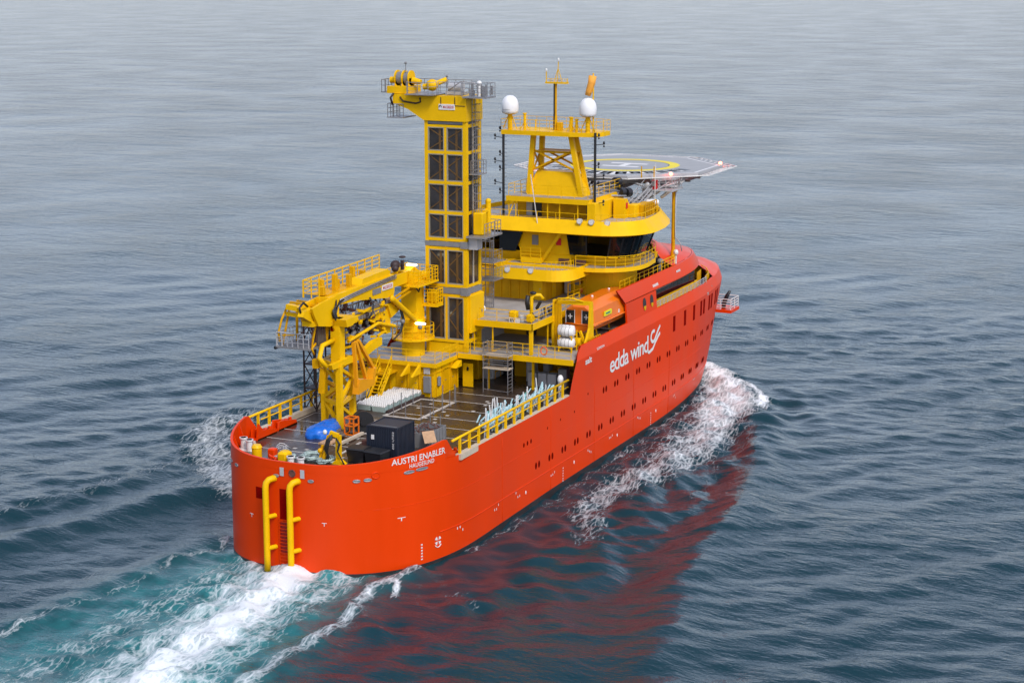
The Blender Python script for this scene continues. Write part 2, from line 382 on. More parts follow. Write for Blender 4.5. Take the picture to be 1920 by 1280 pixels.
    def mrange(v, a, c, d0=0., d1=1., smooth=False):
        n = nd('ShaderNodeMapRange'); n.interpolation_type = 'SMOOTHSTEP' if smooth else 'LINEAR'
        l(v, n.inputs['Value'])
        for k, x in (('From Min', a), ('From Max', c), ('To Min', d0), ('To Max', d1)): n.inputs[k].default_value = x
        return n.outputs[0]
    at = nd('ShaderNodeAttribute'); at.attribute_name = 'foam'; fo = at.outputs['Fac']
    aa = nd('ShaderNodeAttribute'); aa.attribute_name = 'aerated'; ae = aa.outputs['Fac']
    # lacy foam: large patches cut by stringy cells
    n1, _ = noise(.42, 6, .5, 1, 1.5, .62); n2, _ = noise(1.7, 7, .12, .55, 1.9, .72); n3, _ = noise(6.5, 4, 0, 1, 1, .6)
    mpv = nd('ShaderNodeMapping'); mpv.inputs['Scale'].default_value = (.5, 1.5, 1); mpv.inputs['Rotation'].default_value = (0, 0, .15)
    wadd = nd('ShaderNodeMix'); wadd.data_type = 'RGBA'; wadd.blend_type = 'ADD'; wadd.inputs[0].default_value = .9
    wn = nd('ShaderNodeTexNoise'); wn.inputs['Scale'].default_value = .9; wn.inputs['Detail'].default_value = 5; l(tcx.outputs['Object'], wn.inputs['Vector'])
    l(tcx.outputs['Object'], mpv.inputs['Vector']); l(mpv.outputs[0], wadd.inputs[6]); l(wn.outputs['Color'], wadd.inputs[7])
    vo = nd('ShaderNodeTexVoronoi'); vo.feature = 'DISTANCE_TO_EDGE'; vo.inputs['Scale'].default_value = 1.5; l(wadd.outputs[2], vo.inputs['Vector'])
    lace = mrange(vo.outputs['Distance'], .0, .16, 1, 0)
    s = math_('ADD', math_('MULTIPLY', n1, .75), math_('MULTIPLY', n2, .85)); s = math_('ADD', s, math_('MULTIPLY', lace, .20)); s = math_('ADD', s, math_('MULTIPLY', n3, .22))
    thr = math_('ADD', s, math_('MULTIPLY', fo, 1.0))
    mask = mrange(thr, 1.42, 1.92); gate = mrange(fo, .10, .28)
    mask = math_('MULTIPLY', mask, gate, True)
    # colour of the water body
    base = nd('ShaderNodeMix'); base.data_type = 'RGBA'; base.inputs[6].default_value = (.006, .032, .042, 1); base.inputs[7].default_value = (.055, .37, .37, 1)
    l(math_('MULTIPLY', mrange(ae, .05, 1.0, 0, .95), mrange(n1, .3, .7, .25, 1.0), True), base.inputs[0])
    fc = nd('ShaderNodeMix'); fc.data_type = 'RGBA'; l(mask, fc.inputs[0]); l(base.outputs[2], fc.inputs[6]); fc.inputs[7].default_value = (.70, .74, .74, 1)
    l(fc.outputs[2], b.inputs['Base Color'])
    l(mrange(mask, 0, 1, .055, .75), b.inputs['Roughness']); b.inputs['IOR'].default_value = 1.333; b.inputs['Specular IOR Level'].default_value = .39
    # ripples: wind wavelets of several lengths, running across the view
    r1, _ = noise(.50, 5, math.radians(-30), 1.0, .40, .66); r2, _ = noise(1.5, 4, math.radians(-38), 1.0, .42, .6); r3, _ = noise(4.5, 3, math.radians(-20), 1, .5, .6)
    big, _ = noise(.035, 3, .3, 1, 1, .5)
    h = math_('ADD', math_('MULTIPLY', r1, .42), math_('MULTIPLY', r2, .18)); h = math_('ADD', h, math_('MULTIPLY', r3, .035))
    r0, _ = noise(.13, 5, math.radians(-26), 1.0, .42, .6); aw = nd('ShaderNodeAttribute'); aw.attribute_name = 'far'
    h = math_('ADD', h, math_('MULTIPLY', math_('MULTIPLY', r0, 1.7), aw.outputs['Fac']))
    h = math_('MULTIPLY', h, mrange(big, .35, .65, .55, 1.15))
    al = nd('ShaderNodeAttribute'); al.attribute_name = 'lee'; h = math_('MULTIPLY', h, mrange(al.outputs['Fac'], 0, 1, 1, .26))
    h = math_('ADD', h, math_('MULTIPLY', mask, .16)); h = math_('ADD', h, math_('MULTIPLY', math_('MULTIPLY', n3, .10), fo))
    bm = nd('ShaderNodeBump'); bm.inputs['Strength'].default_value = .55; bm.inputs['Distance'].default_value = 1.0
    l(h, bm.inputs['Height']); l(bm.outputs[0], b.inputs['Normal'])
    me.materials.append(m)
make_sea()
# ================================================================ the ship
ship = thing('support_ship', 'long red hulled offshore support ship with yellow superstructure steaming away through the grey sea', 'ship', (0, 0, 0))
def stern_y(X):
    return 8.98*(1-min(1, abs((16-X)/12.65))**2.4)**(1/2.4) if X < 16 else 8.98
NP = 2.85                      # the port quarter is a little fuller
def port(x, y, ins=0.0):
    # mirror a starboard outline point to port
    if x >= 16: return (x, -y)
    a = 12.65-ins; c = min(1, max(0, (16-x)/a))**1.2; s = math.sqrt(max(0, 1-c*c))
    return (16-a*c**(2/NP), (8.98-ins)*s**(2/NP))
def stern_x(y):
    n = NP if y > 0 else 2.4
    return 16-12.65*(1-(abs(y)/8.98)**n)**(1/n)
def stern_yp(X): return 8.98*(1-min(1, abs((16-X)/12.65))**NP)**(1/NP) if X < 16 else 8.98
def bowpar(z):
    T = [(-2, 46, 80.6, 2.5), (0, 48, 81.4, 2.55), (3.3, 53, 81.9, 2.75), (6.4, 55, 82.9, 2.8), (9.2, 56, 84.6, 2.85), (10.3, 56, 85.3, 2.85), (12, 56, 84.7, 2.8), (15, 56, 80, 2.8)]
    for a, b in zip(T[:-1], T[1:]):
        if z <= b[0]:
            t = (z-a[0])/(b[0]-a[0]); return [a[i]+(b[i]-a[i])*t for i in (1, 2, 3)]
    return T[-1][1:]
NS, NM, NB = 22, 34, 30
def outline(z, ins=0.0, half=True):
    # starboard half outline from the stern centre to the stem
    b = 8.98-ins; P = []
    for i in range(NS):
        t = i/NS*PI/2; P.append((16-(12.65-ins)*max(0, math.cos(t))**(2/2.4), -b*math.sin(t)**(2/2.4)))
    Xc, Xs, n = bowpar(z)
    for i in range(NM): P.append((16+(Xc-16)*i/NM, -b))
    for i in range(NB+1):
        t = i/NB*PI/2; P.append((Xc+(Xs-ins-Xc)*math.sin(t)**(2/n), -b*max(0, math.cos(t))**(2/n)))
    return P
def full_ring(z, ins=0.0, zf=None):
    S = outline(z, ins); R = [(x, y) for x, y in S]+[port(x, y, ins) for x, y in S[-2:0:-1]]
    return [(x, y, z if zf is None else zf(x)) for x, y in R]
def hull_y(X, z):
    # half breadth at a station
    if X < 16: return stern_y(X)
    Xc, Xs, n = bowpar(z)
    y = 8.98 if X < Xc else 8.98*(1-min(1, (X-Xc)/(Xs-Xc))**n)**(1/n)
    return y-max(0, z-10.2)*.22
def hpt(X, z, out=.0):
    # point on the starboard shell plating, pushed out along the plan normal
    e = .05; y = hull_y(X, z); y2 = hull_y(X+e, z); ny = Vector((-(y2-y)/e*-1, -1, 0)) if False else Vector(((y-y2)/e, -1, 0)).normalized()
    return Vector((X, -y, z))+ny*out
h = MB()
zs = [-2, -.6, .18]
bz = lambda x: .20+.34*min(1, max(0, (x-7)/22))
h.loft([full_ring(-2.5), full_ring(-1), full_ring(.3, 0, bz)]); boot = h.build('boot_topping', BOOT, ship)
# red plating up to the main deck edge all round
h = MB(); h.loft([full_ring(.3, 0, bz), full_ring(2.25)]); h.loft([full_ring(z) for z in (2.25, 4, 5.6, 7.0, 7.6)])
# plating above the deck edge at the bow: knuckle at 10.2 then leaning in
def half_loft(x0, x1, zz, side):
    rings = []
    for z, ins in zz:
        P = [(x, y*side*-1) for x, y in outline(z if z < 12 else 12, ins) if True]
        rings.append((z, P))
    return rings
def shell(xa, zlist, both=True):
    # side plating from station xa(z) forward round the stem to the other side
    rings = []
    for z, ins, xs in zlist:
        pts = [(xs, -(hull_y(xs, min(z, 10.2))-ins))]
        pts += [(x, y) for x, y in outline(z, ins) if x > xs+.2 and (x > 30)]
        R = [(x, y, z) for x, y in pts]; R2 = [(x, -y, z) for x, y in pts[::-1]][1:]
        rings.append(R+R2)
    n = min(len(r) for r in rings)
    return rings
def resample(R, n):
    d = [0]
    for a, b in zip(R[:-1], R[1:]): d.append(d[-1]+(Vector(a)-Vector(b)).length)
    out = []
    for i in range(n):
        t = d[-1]*i/(n-1); k = 0
        while k < len(d)-2 and d[k+1] < t: k += 1
        u = (t-d[k])/max(1e-9, d[k+1]-d[k]); out.append(tuple(Vector(R[k]).lerp(Vector(R[k+1]), min(1, u))))
    return out
Z3 = [(7.6, 0, 32.9), (8.6, 0, 33.4), (9.5, 0, 33.9), (10.2, 0, 34.4)]
h.loft([resample(r, 161) for r in shell(0, Z3)], closed=False)
h.loft([resample(r, 161) for r in shell(0, [(10.2, 0, 34.4), (10.75, .13, 34.9), (11.25, .25, 35.9)])], closed=False)
hull = h.build('hull_plating', RED, ship)
# inner face and cap of the forward bulwark (0.12 m thick)
h = MB()
h.loft([resample(r, 161) for r in shell(0, [(11.25, .25, 35.9), (11.26, .42, 35.9)])], closed=False)
h.loft([resample(r, 161) for r in shell(0, [(11.26, .42, 35.9), (10.3, .30, 34.9)])], closed=False)
h.build('bulwark_inner_face', RED, ship)
# stern bulwark: raised rim round the stern, ends at X = 10.9
def rimz(X): return 8.18+max(0, X-3.4)*.125
def stern_arc(xend, ins=0.0):
    P = [(x, y) for x, y in outline(5, ins) if x < xend]
    P.append((xend, -(stern_y(xend)-ins)))
    return [(xend, stern_yp(xend)-ins)]+[port(x, y, ins) for x, y in P[-2::-1] if port(x, y, ins)[0] < xend]+P[1:]
h = MB()
A = stern_arc(10.6)
fl = lambda x: 7.6
top = [(x, y, rimz(x)) for x, y in A]; bot = [(x, y, 7.58) for x, y in A]
Ai = stern_arc(10.6, .16); topi = [(x, y, rimz(x)) for x, y in resample([(a, b, 0) for a, b in Ai], len(A)) for x, y in [(x, y)]] if False else [(p[0], p[1], rimz(p[0])) for p in resample([(a, b, 0) for a, b in Ai], len(A))]
boti = [(p[0], p[1], 7.15) for p in topi]
h.loft([bot, top], closed=False); h.loft([top, topi], closed=False, smooth=False); h.loft([topi, boti], closed=False)
for sgn in (-1, 1):   # sloping ends
    ys = -stern_y(10.6) if sgn < 0 else stern_yp(10.6); yi = ys-.16*sgn
    h.prism([(10.6, 7.2), (10.6, rimz(10.6)), (11.0, 9.0), (11.6, 8.35), (12.3, 7.62), (12.3, 7.2)], 'y', ys-.01*sgn, yi)
h.build('stern_bulwark', RED, ship)
# bulwark stays inside the stern
h = MB()
for X, s in [(4.4, 1), (5.6, 1), (7.2, 1), (9.2, 1), (4.2, -1), (5.4, -1), (7.0, -1), (9.0, -1)]:
    y = (stern_yp(X) if s > 0 else -stern_y(X)); c = Vector((X, y, 0)); inn = (Vector((9, 0, 0))-c).normalized()
    p = c+inn*.17; q = c+inn*.75; t = inn.cross(Vector((0,0,1)))*.03
    h.add([p-t+Vector((0,0,7.2)), q-t+Vector((0,0,7.2)), p-t+Vector((0,0,rimz(X)-.05)), p+t+Vector((0,0,7.2)), q+t+Vector((0,0,7.2)), p+t+Vector((0,0,rimz(X)-.05))], [(0,1,2),(3,5,4),(0,3,4,1),(1,4,5,2)])
h.build('bulwark_stays', RED, ship)
# rub line along the side
h = MB(); h.tube([hpt(x, 2.25, .01) for x in np.linspace(10, 74, 90)], .035, 6); h.build('hull_weld_line', RED, ship)
for X in (19.5, 29, 38.5, 48, 57.5):
    h = MB(); h.tube([hpt(X, z, .004) for z in np.linspace(.5, 7.3, 8)], .018, 4); h.build('plate_seam', RED, ship)
for z in (4.9,):
    h = MB(); h.tube([hpt(x, z, .004) for x in np.linspace(4.5, 77, 90)], .018, 4); h.build('plate_seam', RED, ship)
# cargo deck
h = MB(); P = [(x, y) for x, y in stern_arc(40, .17)]
P = [(x, y) for x, y in P]; h.add([(x, y, 7.2) for x, y in P], [tuple(range(len(P)))])
cargo_deck = h.build('cargo_deck', WOOD, ship)
# white painted lane lines and the coaming
h = MB()
def dline(x0, y0, x1, y1, wd=.12, z=7.206, m=h):
    a = Vector((x0, y0, z)); b = Vector((x1, y1, z)); n = (b-a).cross(Vector((0,0,1))).normalized()*wd/2
    m.add([a-n, b-n, b+n, a+n], [(0,1,2,3)])
for k in range(9):
    x = 9.3+k*2.78
    yl, yr = (8.2, -8.2) if x > 11 else (6.9, -6.9)
    if x > 27.5: yl = 1.3
    dline(x, yl, x, yr)
dline(9.3, 6.9, 11, 8.15, .2); dline(7.0, -.3, 13.8, .3, .25); dline(7.6, -2.6, 10.6, -2.9, .2)
for yy in (8.2,): dline(11, yy, 28, yy, .12, 7.2065)
dline(11, -8.2, 33, -8.2, .12, 7.2065)
for k in range(46):
    x = 8.5+random.random()*24; y = random.uniform(-7.6, 7.4)
    if x > 27 and y > 1: continue
    dline(x, y, x+.34, y, .30, 7.2115)
h.build('deck_markings', LINE, ship)
h = MB()  # hatch frame marking
for a in ((21.9, 2.6, 28.2, 2.6), (21.9, -.5, 28.2, -.5)): dline(*a, .34, 7.217, h)
for a in ((21.9, 2.77, 21.9, -.67), (28.2, 2.77, 28.2, -.67)): dline(*a, .34, 7.2215, h)
h.build('hatch_marking', LINE, ship)
h = MB()
for s in (-1, 1):
    h = MB(); h.box(12.3, 33.2 if s < 0 else 39, min(s*8.5, s*8.97), max(s*8.5, s*8.97), 7.19, 7.62); h.build('deck_edge_coaming', CREAM, ship)
# cargo rail: heavy pipe on wide posts
for s, xe in ((-1, 33.2), (1, 33.2)):
    h = MB(); y = s*8.72
    h.tube([(11.3, y, 8.85), (14, y, 8.86), (20, y, 8.86), (xe, y, 8.86)], .10, 10)
    h.tube([(13, y, 8.28), (xe, y, 8.28)], .05, 6)
    x = 12.6
    while x < xe:
        h.box(x-.12, x+.12, y-.07, y+.07, 7.6, 8.8); x += 1.62
    h.build('cargo_rail', YEL, ship)
x = 13.6; k = 0
while x < 32.8:
    if k > 1: h = MB(); xm = x+.8; h.bbox(xm-.3, xm+.3, -8.60, -8.45, 8.05, 8.42, .05); h.cyl((xm, -8.52, 7.7), (xm, -8.52, 8.4), .09, n=8); h.build('rail_vent_box', LGREY, ship)
    x += 1.62; k += 1
# ------------------------------------------------ hull openings and marks
def disc_on_hull(X, z, rx, rz, name, m, out=.012, n=14, parent=ship, depth=0):
    h = MB(); pts = [hpt(X+rx*math.cos(2*PI*i/n), z+rz*math.sin(2*PI*i/n), out) for i in range(n)]
    pin = [hpt(X+(rx-.06)*math.cos(2*PI*i/n), z+(rz-.06)*math.sin(2*PI*i/n), out+.02) for i in range(n)]
    h.add(pin, [tuple(range(n))]); h.loft([[hpt(X+rx*math.cos(2*PI*i/n), z+rz*math.sin(2*PI*i/n), 0) for i in range(n)], pin], smooth=False)
    return h.build(name, m, parent)
PORTH = mat('porthole_shade_red', (.13, .001, .0005), .8, spec=.03)  # dark discs paint the shade of recesses; no depth is cut
x = 26.0
for k in range(17):          # lower row of paired portholes
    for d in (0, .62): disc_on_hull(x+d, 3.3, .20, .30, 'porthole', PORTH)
    x += 2.72
x = 40.6
for k in range(14):          # upper row
    for d in (0, .62):
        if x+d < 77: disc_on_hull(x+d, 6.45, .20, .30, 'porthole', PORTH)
    x += 2.72
for X in (23.6, 24.3, 25.0): disc_on_hull(X, 5.6, .15, .2, 'scupper', PORTH)
for X, z in ((28.3, 5.9), (31, 6.0), (34, 6.0), (37, 6.9)): disc_on_hull(X, z, .1, .12, 'scupper', PORTH)
# bow windows below the knuckle, recess shade painted as dark red plates
def rect_on_hull(X0, X1, z0, z1, name, m, out=.015, parent=ship):
    h = MB(); n = 4; a = [hpt(X0+(X1-X0)*i/n, z0, out) for i in range(n+1)]; b = [hpt(X0+(X1-X0)*i/n, z1, out) for i in range(n+1)]
    h.loft([a, b], closed=False, smooth=False); a0 = [hpt(X0+(X1-X0)*i/n, z0, -.02) for i in range(n+1)]; b0 = [hpt(X0+(X1-X0)*i/n, z1, -.02) for i in range(n+1)]
    h.loft([a0, a], closed=False, smooth=False); h.loft([b, b0], closed=False, smooth=False); h.add([a0[0], a[0], b[0], b0[0]], [(0,1,2,3)]); h.add([a0[-1], a[-1], b[-1], b0[-1]], [(3,2,1,0)])
    return h.build(name, m, parent)
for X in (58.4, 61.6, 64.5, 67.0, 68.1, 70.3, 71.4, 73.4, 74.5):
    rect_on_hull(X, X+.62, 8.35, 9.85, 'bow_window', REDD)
# pilot door, ladder slot and square opening in the stern
def stern_rect(y0, y1, z0, z1, name, m, out=.02, n=6):
    def sx(y): return stern_x(y)-out
    h = MB(); a = [(sx(y0+(y1-y0)*i/n), y0+(y1-y0)*i/n, z0) for i in range(n+1)]; b = [(p[0], p[1], z1) for p in a]
    h.loft([a, b], closed=False, smooth=False)
    a0 = [(p[0]+out, p[1], p[2]) for p in a]; b0 = [(p[0]+out, p[1], p[2]) for p in b]
    h.loft([a0, a], closed=False, smooth=False); h.loft([b, b0], closed=False, smooth=False)
    return h.build(name, m, ship)
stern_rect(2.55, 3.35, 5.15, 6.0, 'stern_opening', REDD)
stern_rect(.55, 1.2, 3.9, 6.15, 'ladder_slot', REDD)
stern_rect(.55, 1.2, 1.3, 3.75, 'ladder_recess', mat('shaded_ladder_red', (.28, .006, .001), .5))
h = MB(); xs = 3.28
for y in (.50, 1.25): h.beam((xs, y, .3), (xs, y, 4.0), .05)
for k in range(14): h.beam((xs-.03, .50, .35+k*.26), (xs-.03, 1.25, .35+k*.26), .045)
h.build('boarding_ladder', RED, ship)
for y in (2.02, .02):
    h = MB(); xv = 2.78
    h.tube([(3.6, y-.45, 6.82), (3.25, y-.36, 6.9), (2.98, y-.18, 6.84), (2.82, y-.04, 6.62), (xv, y, 6.3), (xv, y, 4), (xv, y, 1.2), (xv, y, .05)], .235, 14)
    for z in (4.1, 1.75): h.cyl((xv, y-.1, z), (3.5, y-.42, z), .17, n=12)
    fp = h.build('fender_pipe', YEL, ship)
    h = MB(); h.cyl((xv, y, -.6), (xv, y, .12), .22, n=12); h.build('pipe_foot', BOOT, fp)
def stern_mark(y, z, wd, hg, name, m, out=.015): return stern_rect(y-wd/2, y+wd/2, z-hg/2, z+hg/2, name, m, out, 2)
for y, z in ((.95, 7.45), (-.75, 7.45)): stern_mark(y, z, .34, .62, 'stern_light_box', LGREY, .05)
def oval_stern(y, z, ry, rz, name, m):
    sx = stern_x
    h = MB(); n = 12; P = [(sx(y+ry*math.cos(2*PI*i/n))-.03, y+ry*math.cos(2*PI*i/n), z+rz*math.sin(2*PI*i/n)) for i in range(n)]
    h.add(P, [tuple(range(n-1, -1, -1))]); h.tube(P, .035, 6, closed=True); return h.build(name, m, ship)
oval_stern(.1, 7.42, .26, .26, 'fairlead', RUST)
for y, z in ((1.45, 7.1), (-1.4, 7.0), (-4.55, 7.1), (-5.2, 7.15), (-7.25, 7.35), (-7.75, 7.4), (5.6, 7.1), (6.6, 7.1)): oval_stern(y, z, .22, .10, 'freeing_port', STEEL)
oval_stern(-5.65, 7.45, .22, .22, 'fairlead', RED)
h = MB(); hd = []
for (y, z) in ((3.86, 3.84), (-2.34, 3.96), (-6.89, 4.06)):
    stern_mark(y, z, .36, .045, 'draught_mark', WHITE); stern_mark(y, z-.12, .05, .24, 'draught_mark', WHITE)
# propeller and thruster signs, draught figures
def circ_mark(X, z):
    h = MB()
    for k in range(4):
        a = k*PI/2+.78; n = 5; P = [hpt(X+.05*math.cos(a), z+.05*math.sin(a), .02)]
        P += [hpt(X+.34*math.cos(a+t), z+.34*math.sin(a+t), .02) for t in (-.45, 0, .45)]
        h.add(P, [(0,1,2,3)])
    h.tube([hpt(X+.36*math.cos(a), z-.08+.42*math.sin(a), .02) for a in np.linspace(-2.5, -.6, 8)], .035, 5)
    h.build('propeller_mark', WHITE, ship)
circ_mark(9.8, 1.65)
for X in (24, 34, 44, 54): disc_on_hull(X, 1.6, .09, .16, 'draught_mark', WHITE)
h = MB()
for X0 in (8.2, 31.5, 52.5):
    for k in range(6): z = .55+k*.22; h.add([hpt(X0, z, .02), hpt(X0+.14, z, .02), hpt(X0+.14, z+.1, .02), hpt(X0, z+.1, .02)], [(0,1,2,3)])
for X0 in (12, 18, 22, 29, 37, 42, 49, 59, 66):
    for k in range(3): z = 1.5+random.random()*.5; xx = X0+k*.35; h.add([hpt(xx, z, .02), hpt(xx+.1, z, .02), hpt(xx+.1, z+.18, .02), hpt(xx, z+.18, .02)], [(0,1,2,3)])
h.build('draught_figures', WHITE, ship)
# name lettering: follows the curve of the stern quarter
arc = [hpt(x, 8, 0) for x in np.linspace(3.4, 12, 400)]
al = [0]
for a, b in zip(arc[:-1], arc[1:]): al.append(al[-1]+(a-b).length)
def at_arc(x0, s, z, out=.03):
    base = float(np.interp(x0, np.linspace(3.4, 12, 400), al)); X = float(np.interp(base+s, al, np.linspace(3.4, 12, 400))); return hpt(X, z, out)
lettering('name_lettering', 'AUSTRI ENABLER', 4.95, .47, lambda u, v: at_arc(6.15, u, 8.02+u*.018+v), WHITE, ship, .012)
lettering('port_lettering', 'HAUGESUND', 2.3, .33, lambda u, v: at_arc(7.35, u, 7.62+u*.018+v), WHITE, ship, .008)
lettering('company_lettering', 'edda wind', 9.6, 1.55, lambda u, v: hpt(42.0+u, 7.62+v+u*.012, .03), WHITE, ship, .014, .90)
h = MB()   # the emblem: a ring-ended swoosh and a second parallel swoosh
def stroke(pts, wd):
    P = [Vector((a, b, 0)) for a, b in pts]; l_, r_ = [], []
    for i, p in enumerate(P):
        d = (P[min(i+1, len(P)-1)]-P[max(i-1, 0)]).normalized(); n = Vector((-d.y, d.x, 0))*wd/2; l_.append(p+n); r_.append(p-n)
    h.loft([[hpt(p.x, p.y, .03) for p in l_], [hpt(p.x, p.y, .03) for p in r_]], closed=False, smooth=False)
stroke([(52.9+.62*math.cos(a)*1.0, 8.95+.50*math.sin(a)) for a in np.linspace(1.0, 5.3, 16)]+[(53.6, 8.85), (54.2, 9.35), (54.7, 9.68)], .30)
stroke([(51.9+.4*math.cos(a), 7.95+.32*math.sin(a)) for a in np.linspace(3.4, 5.2, 6)]+[(52.8, 7.8), (53.5, 8.35), (54.2, 8.75), (54.7, 8.98)], .30)
h.build('company_emblem', WHITE, ship)
lettering('designer_lettering', 'salt', 1.45, .55, lambda u, v: hpt(36.3+u, 9.55+v, .03), WHITE, ship, .03)
lettering('yard_lettering', 'GONDAN', 1.7, .26, lambda u, v: hpt(39.0+u, 10.32+v*.8, .035), WHITE, ship, .01)
# ------------------------------------------------ decks and superstructure
def slab(name, poly, z0, z1, m, parent=ship):
    h = MB(); h.prism(poly, 'z', z0, z1); return h.build(name, m, parent)
def fascia(name, poly, z0, z1, out, m=YEL, parent=ship, closed=True, th=.06):
    h = MB(); n = len(poly); q = []
    A = [Vector((a, b, 0)) for a, b in poly]
    ar = sum(A[i].x*A[(i+1)%n].y-A[(i+1)%n].x*A[i].y for i in range(n)); sg = 1 if ar > 0 else -1
    for i in range(n):
        e1 = (A[i]-A[i-1]).normalized(); e2 = (A[(i+1)%n]-A[i]).normalized(); nn = Vector((e1.y+e2.y, -e1.x-e2.x, 0)).normalized()*sg
        q.append(nn)
    bot = [(A[i]+q[i]*out+Vector((0,0,z0))) for i in range(n)]; top = [(A[i]+Vector((0,0,z1))) for i in range(n)]
    ti = [(A[i]-q[i]*th+Vector((0,0,z1))) for i in range(n)]; bi = [(A[i]-q[i]*th+Vector((0,0,z0+.02))) for i in range(n)]
    h.loft([bi, bot, top, ti, bi], smooth=False); return h.build(name, m, parent)
# ---- block under deck A (hangar wall)
h = MB(); h.box(39.6, 70, -8.2, 8.2, 7.2, 10.0); h.build('main_deck_house', YEL2, ship)
h = MB()
h.box(34.2, 70, -8.6, 8.6, 10.0, 10.29)
h.build('boat_deck_slab', DECK, ship)
h = MB(); h.box(34.0, 34.22, -8.78, -1.1, 9.9, 10.36); h.box(33.0, 39, -1.1, -.98, 9.9, 10.36)
h.box(32.9, 33.02, -1.0, 1.4, 9.9, 10.33)
h.build('boat_deck_edge_beam', YEL, ship)
h = MB(); h.box(33.0, 34.3, -.98, 2.0, 10.0, 10.27); h.build('walkway_floor', DECK, ship)
# crane house (port of centre)
h = MB(); h.box(29.2, 33.6, 1.7, 8.4, 7.2, 9.95); h.build('crane_house', YEL, ship)
h = MB(); h.box(28.9, 34, 1.55, 8.55, 9.95, 10.12); h.build('crane_house_roof', DECK, ship)
h = MB(); h.box(28.88, 28.95, 1.5, 8.6, 9.8, 10.16); h.box(28.9, 33.0, 1.45, 1.53, 9.8, 10.16); h.build('roof_edge_beam', YEL, ship)
# details on the aft and starboard faces of the crane house
def door(x0, y, z, wd, ht, nx, m=YEL2, name='door'):
    h = MB()
    if nx == 'x': h.bbox(x0-.06, x0, y-wd/2, y+wd/2, z, z+ht, .04)
    else: h.bbox(x0-wd/2, x0+wd/2, y-.06, y, z, z+ht, .04)
    d = h.build(name, m, ship); g = MB()
    if nx == 'x': g.beam((x0-.1, y-wd*.35, z+ht*.5), (x0-.1, y-wd*.2, z+ht*.5), .05)
    else: g.beam((x0-wd*.35, y-.1, z+ht*.5), (x0-wd*.2, y-.1, z+ht*.5), .05)
    g.build('handle', STEEL, d); return d
door(29.19, 3.7, 7.45, .75, 1.75, 'x', YEL); door(29.19, 5.0, 7.4, .8, 1.8, 'x')
door(31.2, 1.69, 7.4, .95, 2.0, 'y'); door(32.6, 1.69, 7.4, .85, 2.0, 'y')
h = MB(); h.bbox(28.98, 29.19, 2.05, 2.75, 7.55, 9.0, .05); h.build('electrical_cabinet', GREY, ship)
h = MB(); h.bbox(29.45, 29.85, 1.45, 1.69, 8.1, 8.95, .08); h.build('hose_reel_box', GREY, ship)
h = MB(); h.bbox(29.05, 29.19, 2.15, 2.75, 9.15, 9.75, .05); h.build('junction_box', LGREY, ship)
h = MB()
for y in (2.0, 2.95, 3.2, 4.3, 6.0, 7.2): h.beam((29.16, y, 7.25), (29.16, y, 9.9), .07)
for x in (29.3, 30.4, 31.95, 33.2): h.beam((x, 1.66, 7.25), (x, 1.66, 9.9), .07)
h.beam((29.16, 1.8, 9.2), (29.16, 8.3, 9.2), .06); h.beam((29.2, 1.66, 9.3), (33.5, 1.66, 9.3), .06)
h.build('wall_pipes', YEL2, ship)
# open door leaf and slatted vent hood
h = MB(); h.bbox(33.7, 33.78, .35, 1.35, 7.25, 9.35, .03); od = h.build('open_door', YEL, ship)
g = MB(); g.ell((33.68, .85, 8.85), (.03, .12, .2)); g.build('door_window', GLASS, od)
h = MB(); h.prism([(32.0, 9.2), (33.1, 9.2), (33.1, 9.75)], 'y', 1.1, 1.65); h.build('vent_hood', YEL, ship)
# lower port-side platform with the stair
h = MB(); h.box(27.2, 29.1, 5.2, 8.4, 9.15, 9.3); h.box(27.3, 29.1, 7.4, 8.2, 7.2, 9.1); h.build('side_platform', YEL2, ship)
h = MB()
for y in (5.2, 6.2): h.beam((25.6, y, 7.25), (27.9, y, 9.6), .09, .22); 
for k in range(9): t = (k+.5)/9; h.box(25.6+2.3*t-.1, 25.6+2.3*t+.12, 5.25, 6.15, 7.25+2.2*t, 7.29+2.2*t)
st = h.build('deck_stair', YEL, ship)
h = MB()
for y in (5.15, 6.25):
    h.beam((25.5, y, 8.3), (27.9, y, 10.7), .07); h.beam((25.55, y, 7.8), (27.9, y, 10.1), .05)
    for t in (0, .25, .5, .75, 1): h.beam((25.5+2.4*t, y, 7.25+2.35*t), (25.5+2.4*t, y, 8.3+2.4*t), .05)
h.build('handrail', YEL, st)
h = MB(); h.prism([(28.9, 10.0), (27.4, 9.2), (28.9, 9.2)], 'y', 3.9, 4.1); h.prism([(28.9, 10.0), (27.4, 9.2), (28.9, 9.2)], 'y', 2.9, 3.1); h.build('platform_bracket', YEL, ship)
# white lockers on the port side below the walkway
h = MB(); h.bbox(24.2, 25.8, 7.1, 8.0, 7.2, 8.7); h.bbox(26, 27.6, 7.1, 8.0, 7.2, 8.6); h.build('deck_lockers', LGREY, ship)
h = MB(); h.box(27, 33, 8.2, 8.5, 8.6, 9.8); h.box(22, 40, 8.35, 8.5, 7.2, 8.2); h.build('port_side_bulkhead', RUST, ship)
# rails on crane house roof
for pts in ([(28.98, 8.4, 10.12), (28.98, 1.6, 10.12), (33.0, 1.55, 10.12)], [(33.05, 1.45, 10.3), (33.05, -.92, 10.3), (34.2, -.95, 10.3)], [(27.3, 8.3, 9.3), (27.3, 6.4, 9.3)],
            [(34.1, -1.2, 10.36), (34.1, -8.6, 10.36)]):
    h = MB(); h.rail(pts, 1.05, .025); h.build('railing', YEL, ship)
# posts under the boat deck
h = MB(); h.beam((34.2, -.9, 7.2), (34.2, -.9, 10), .16); h.build('deck_post', YEL, ship)
h = MB(); h.beam((35.3, -4.6, 7.2), (35.3, -4.6, 10), .2); h.build('deck_post', YEL, ship)
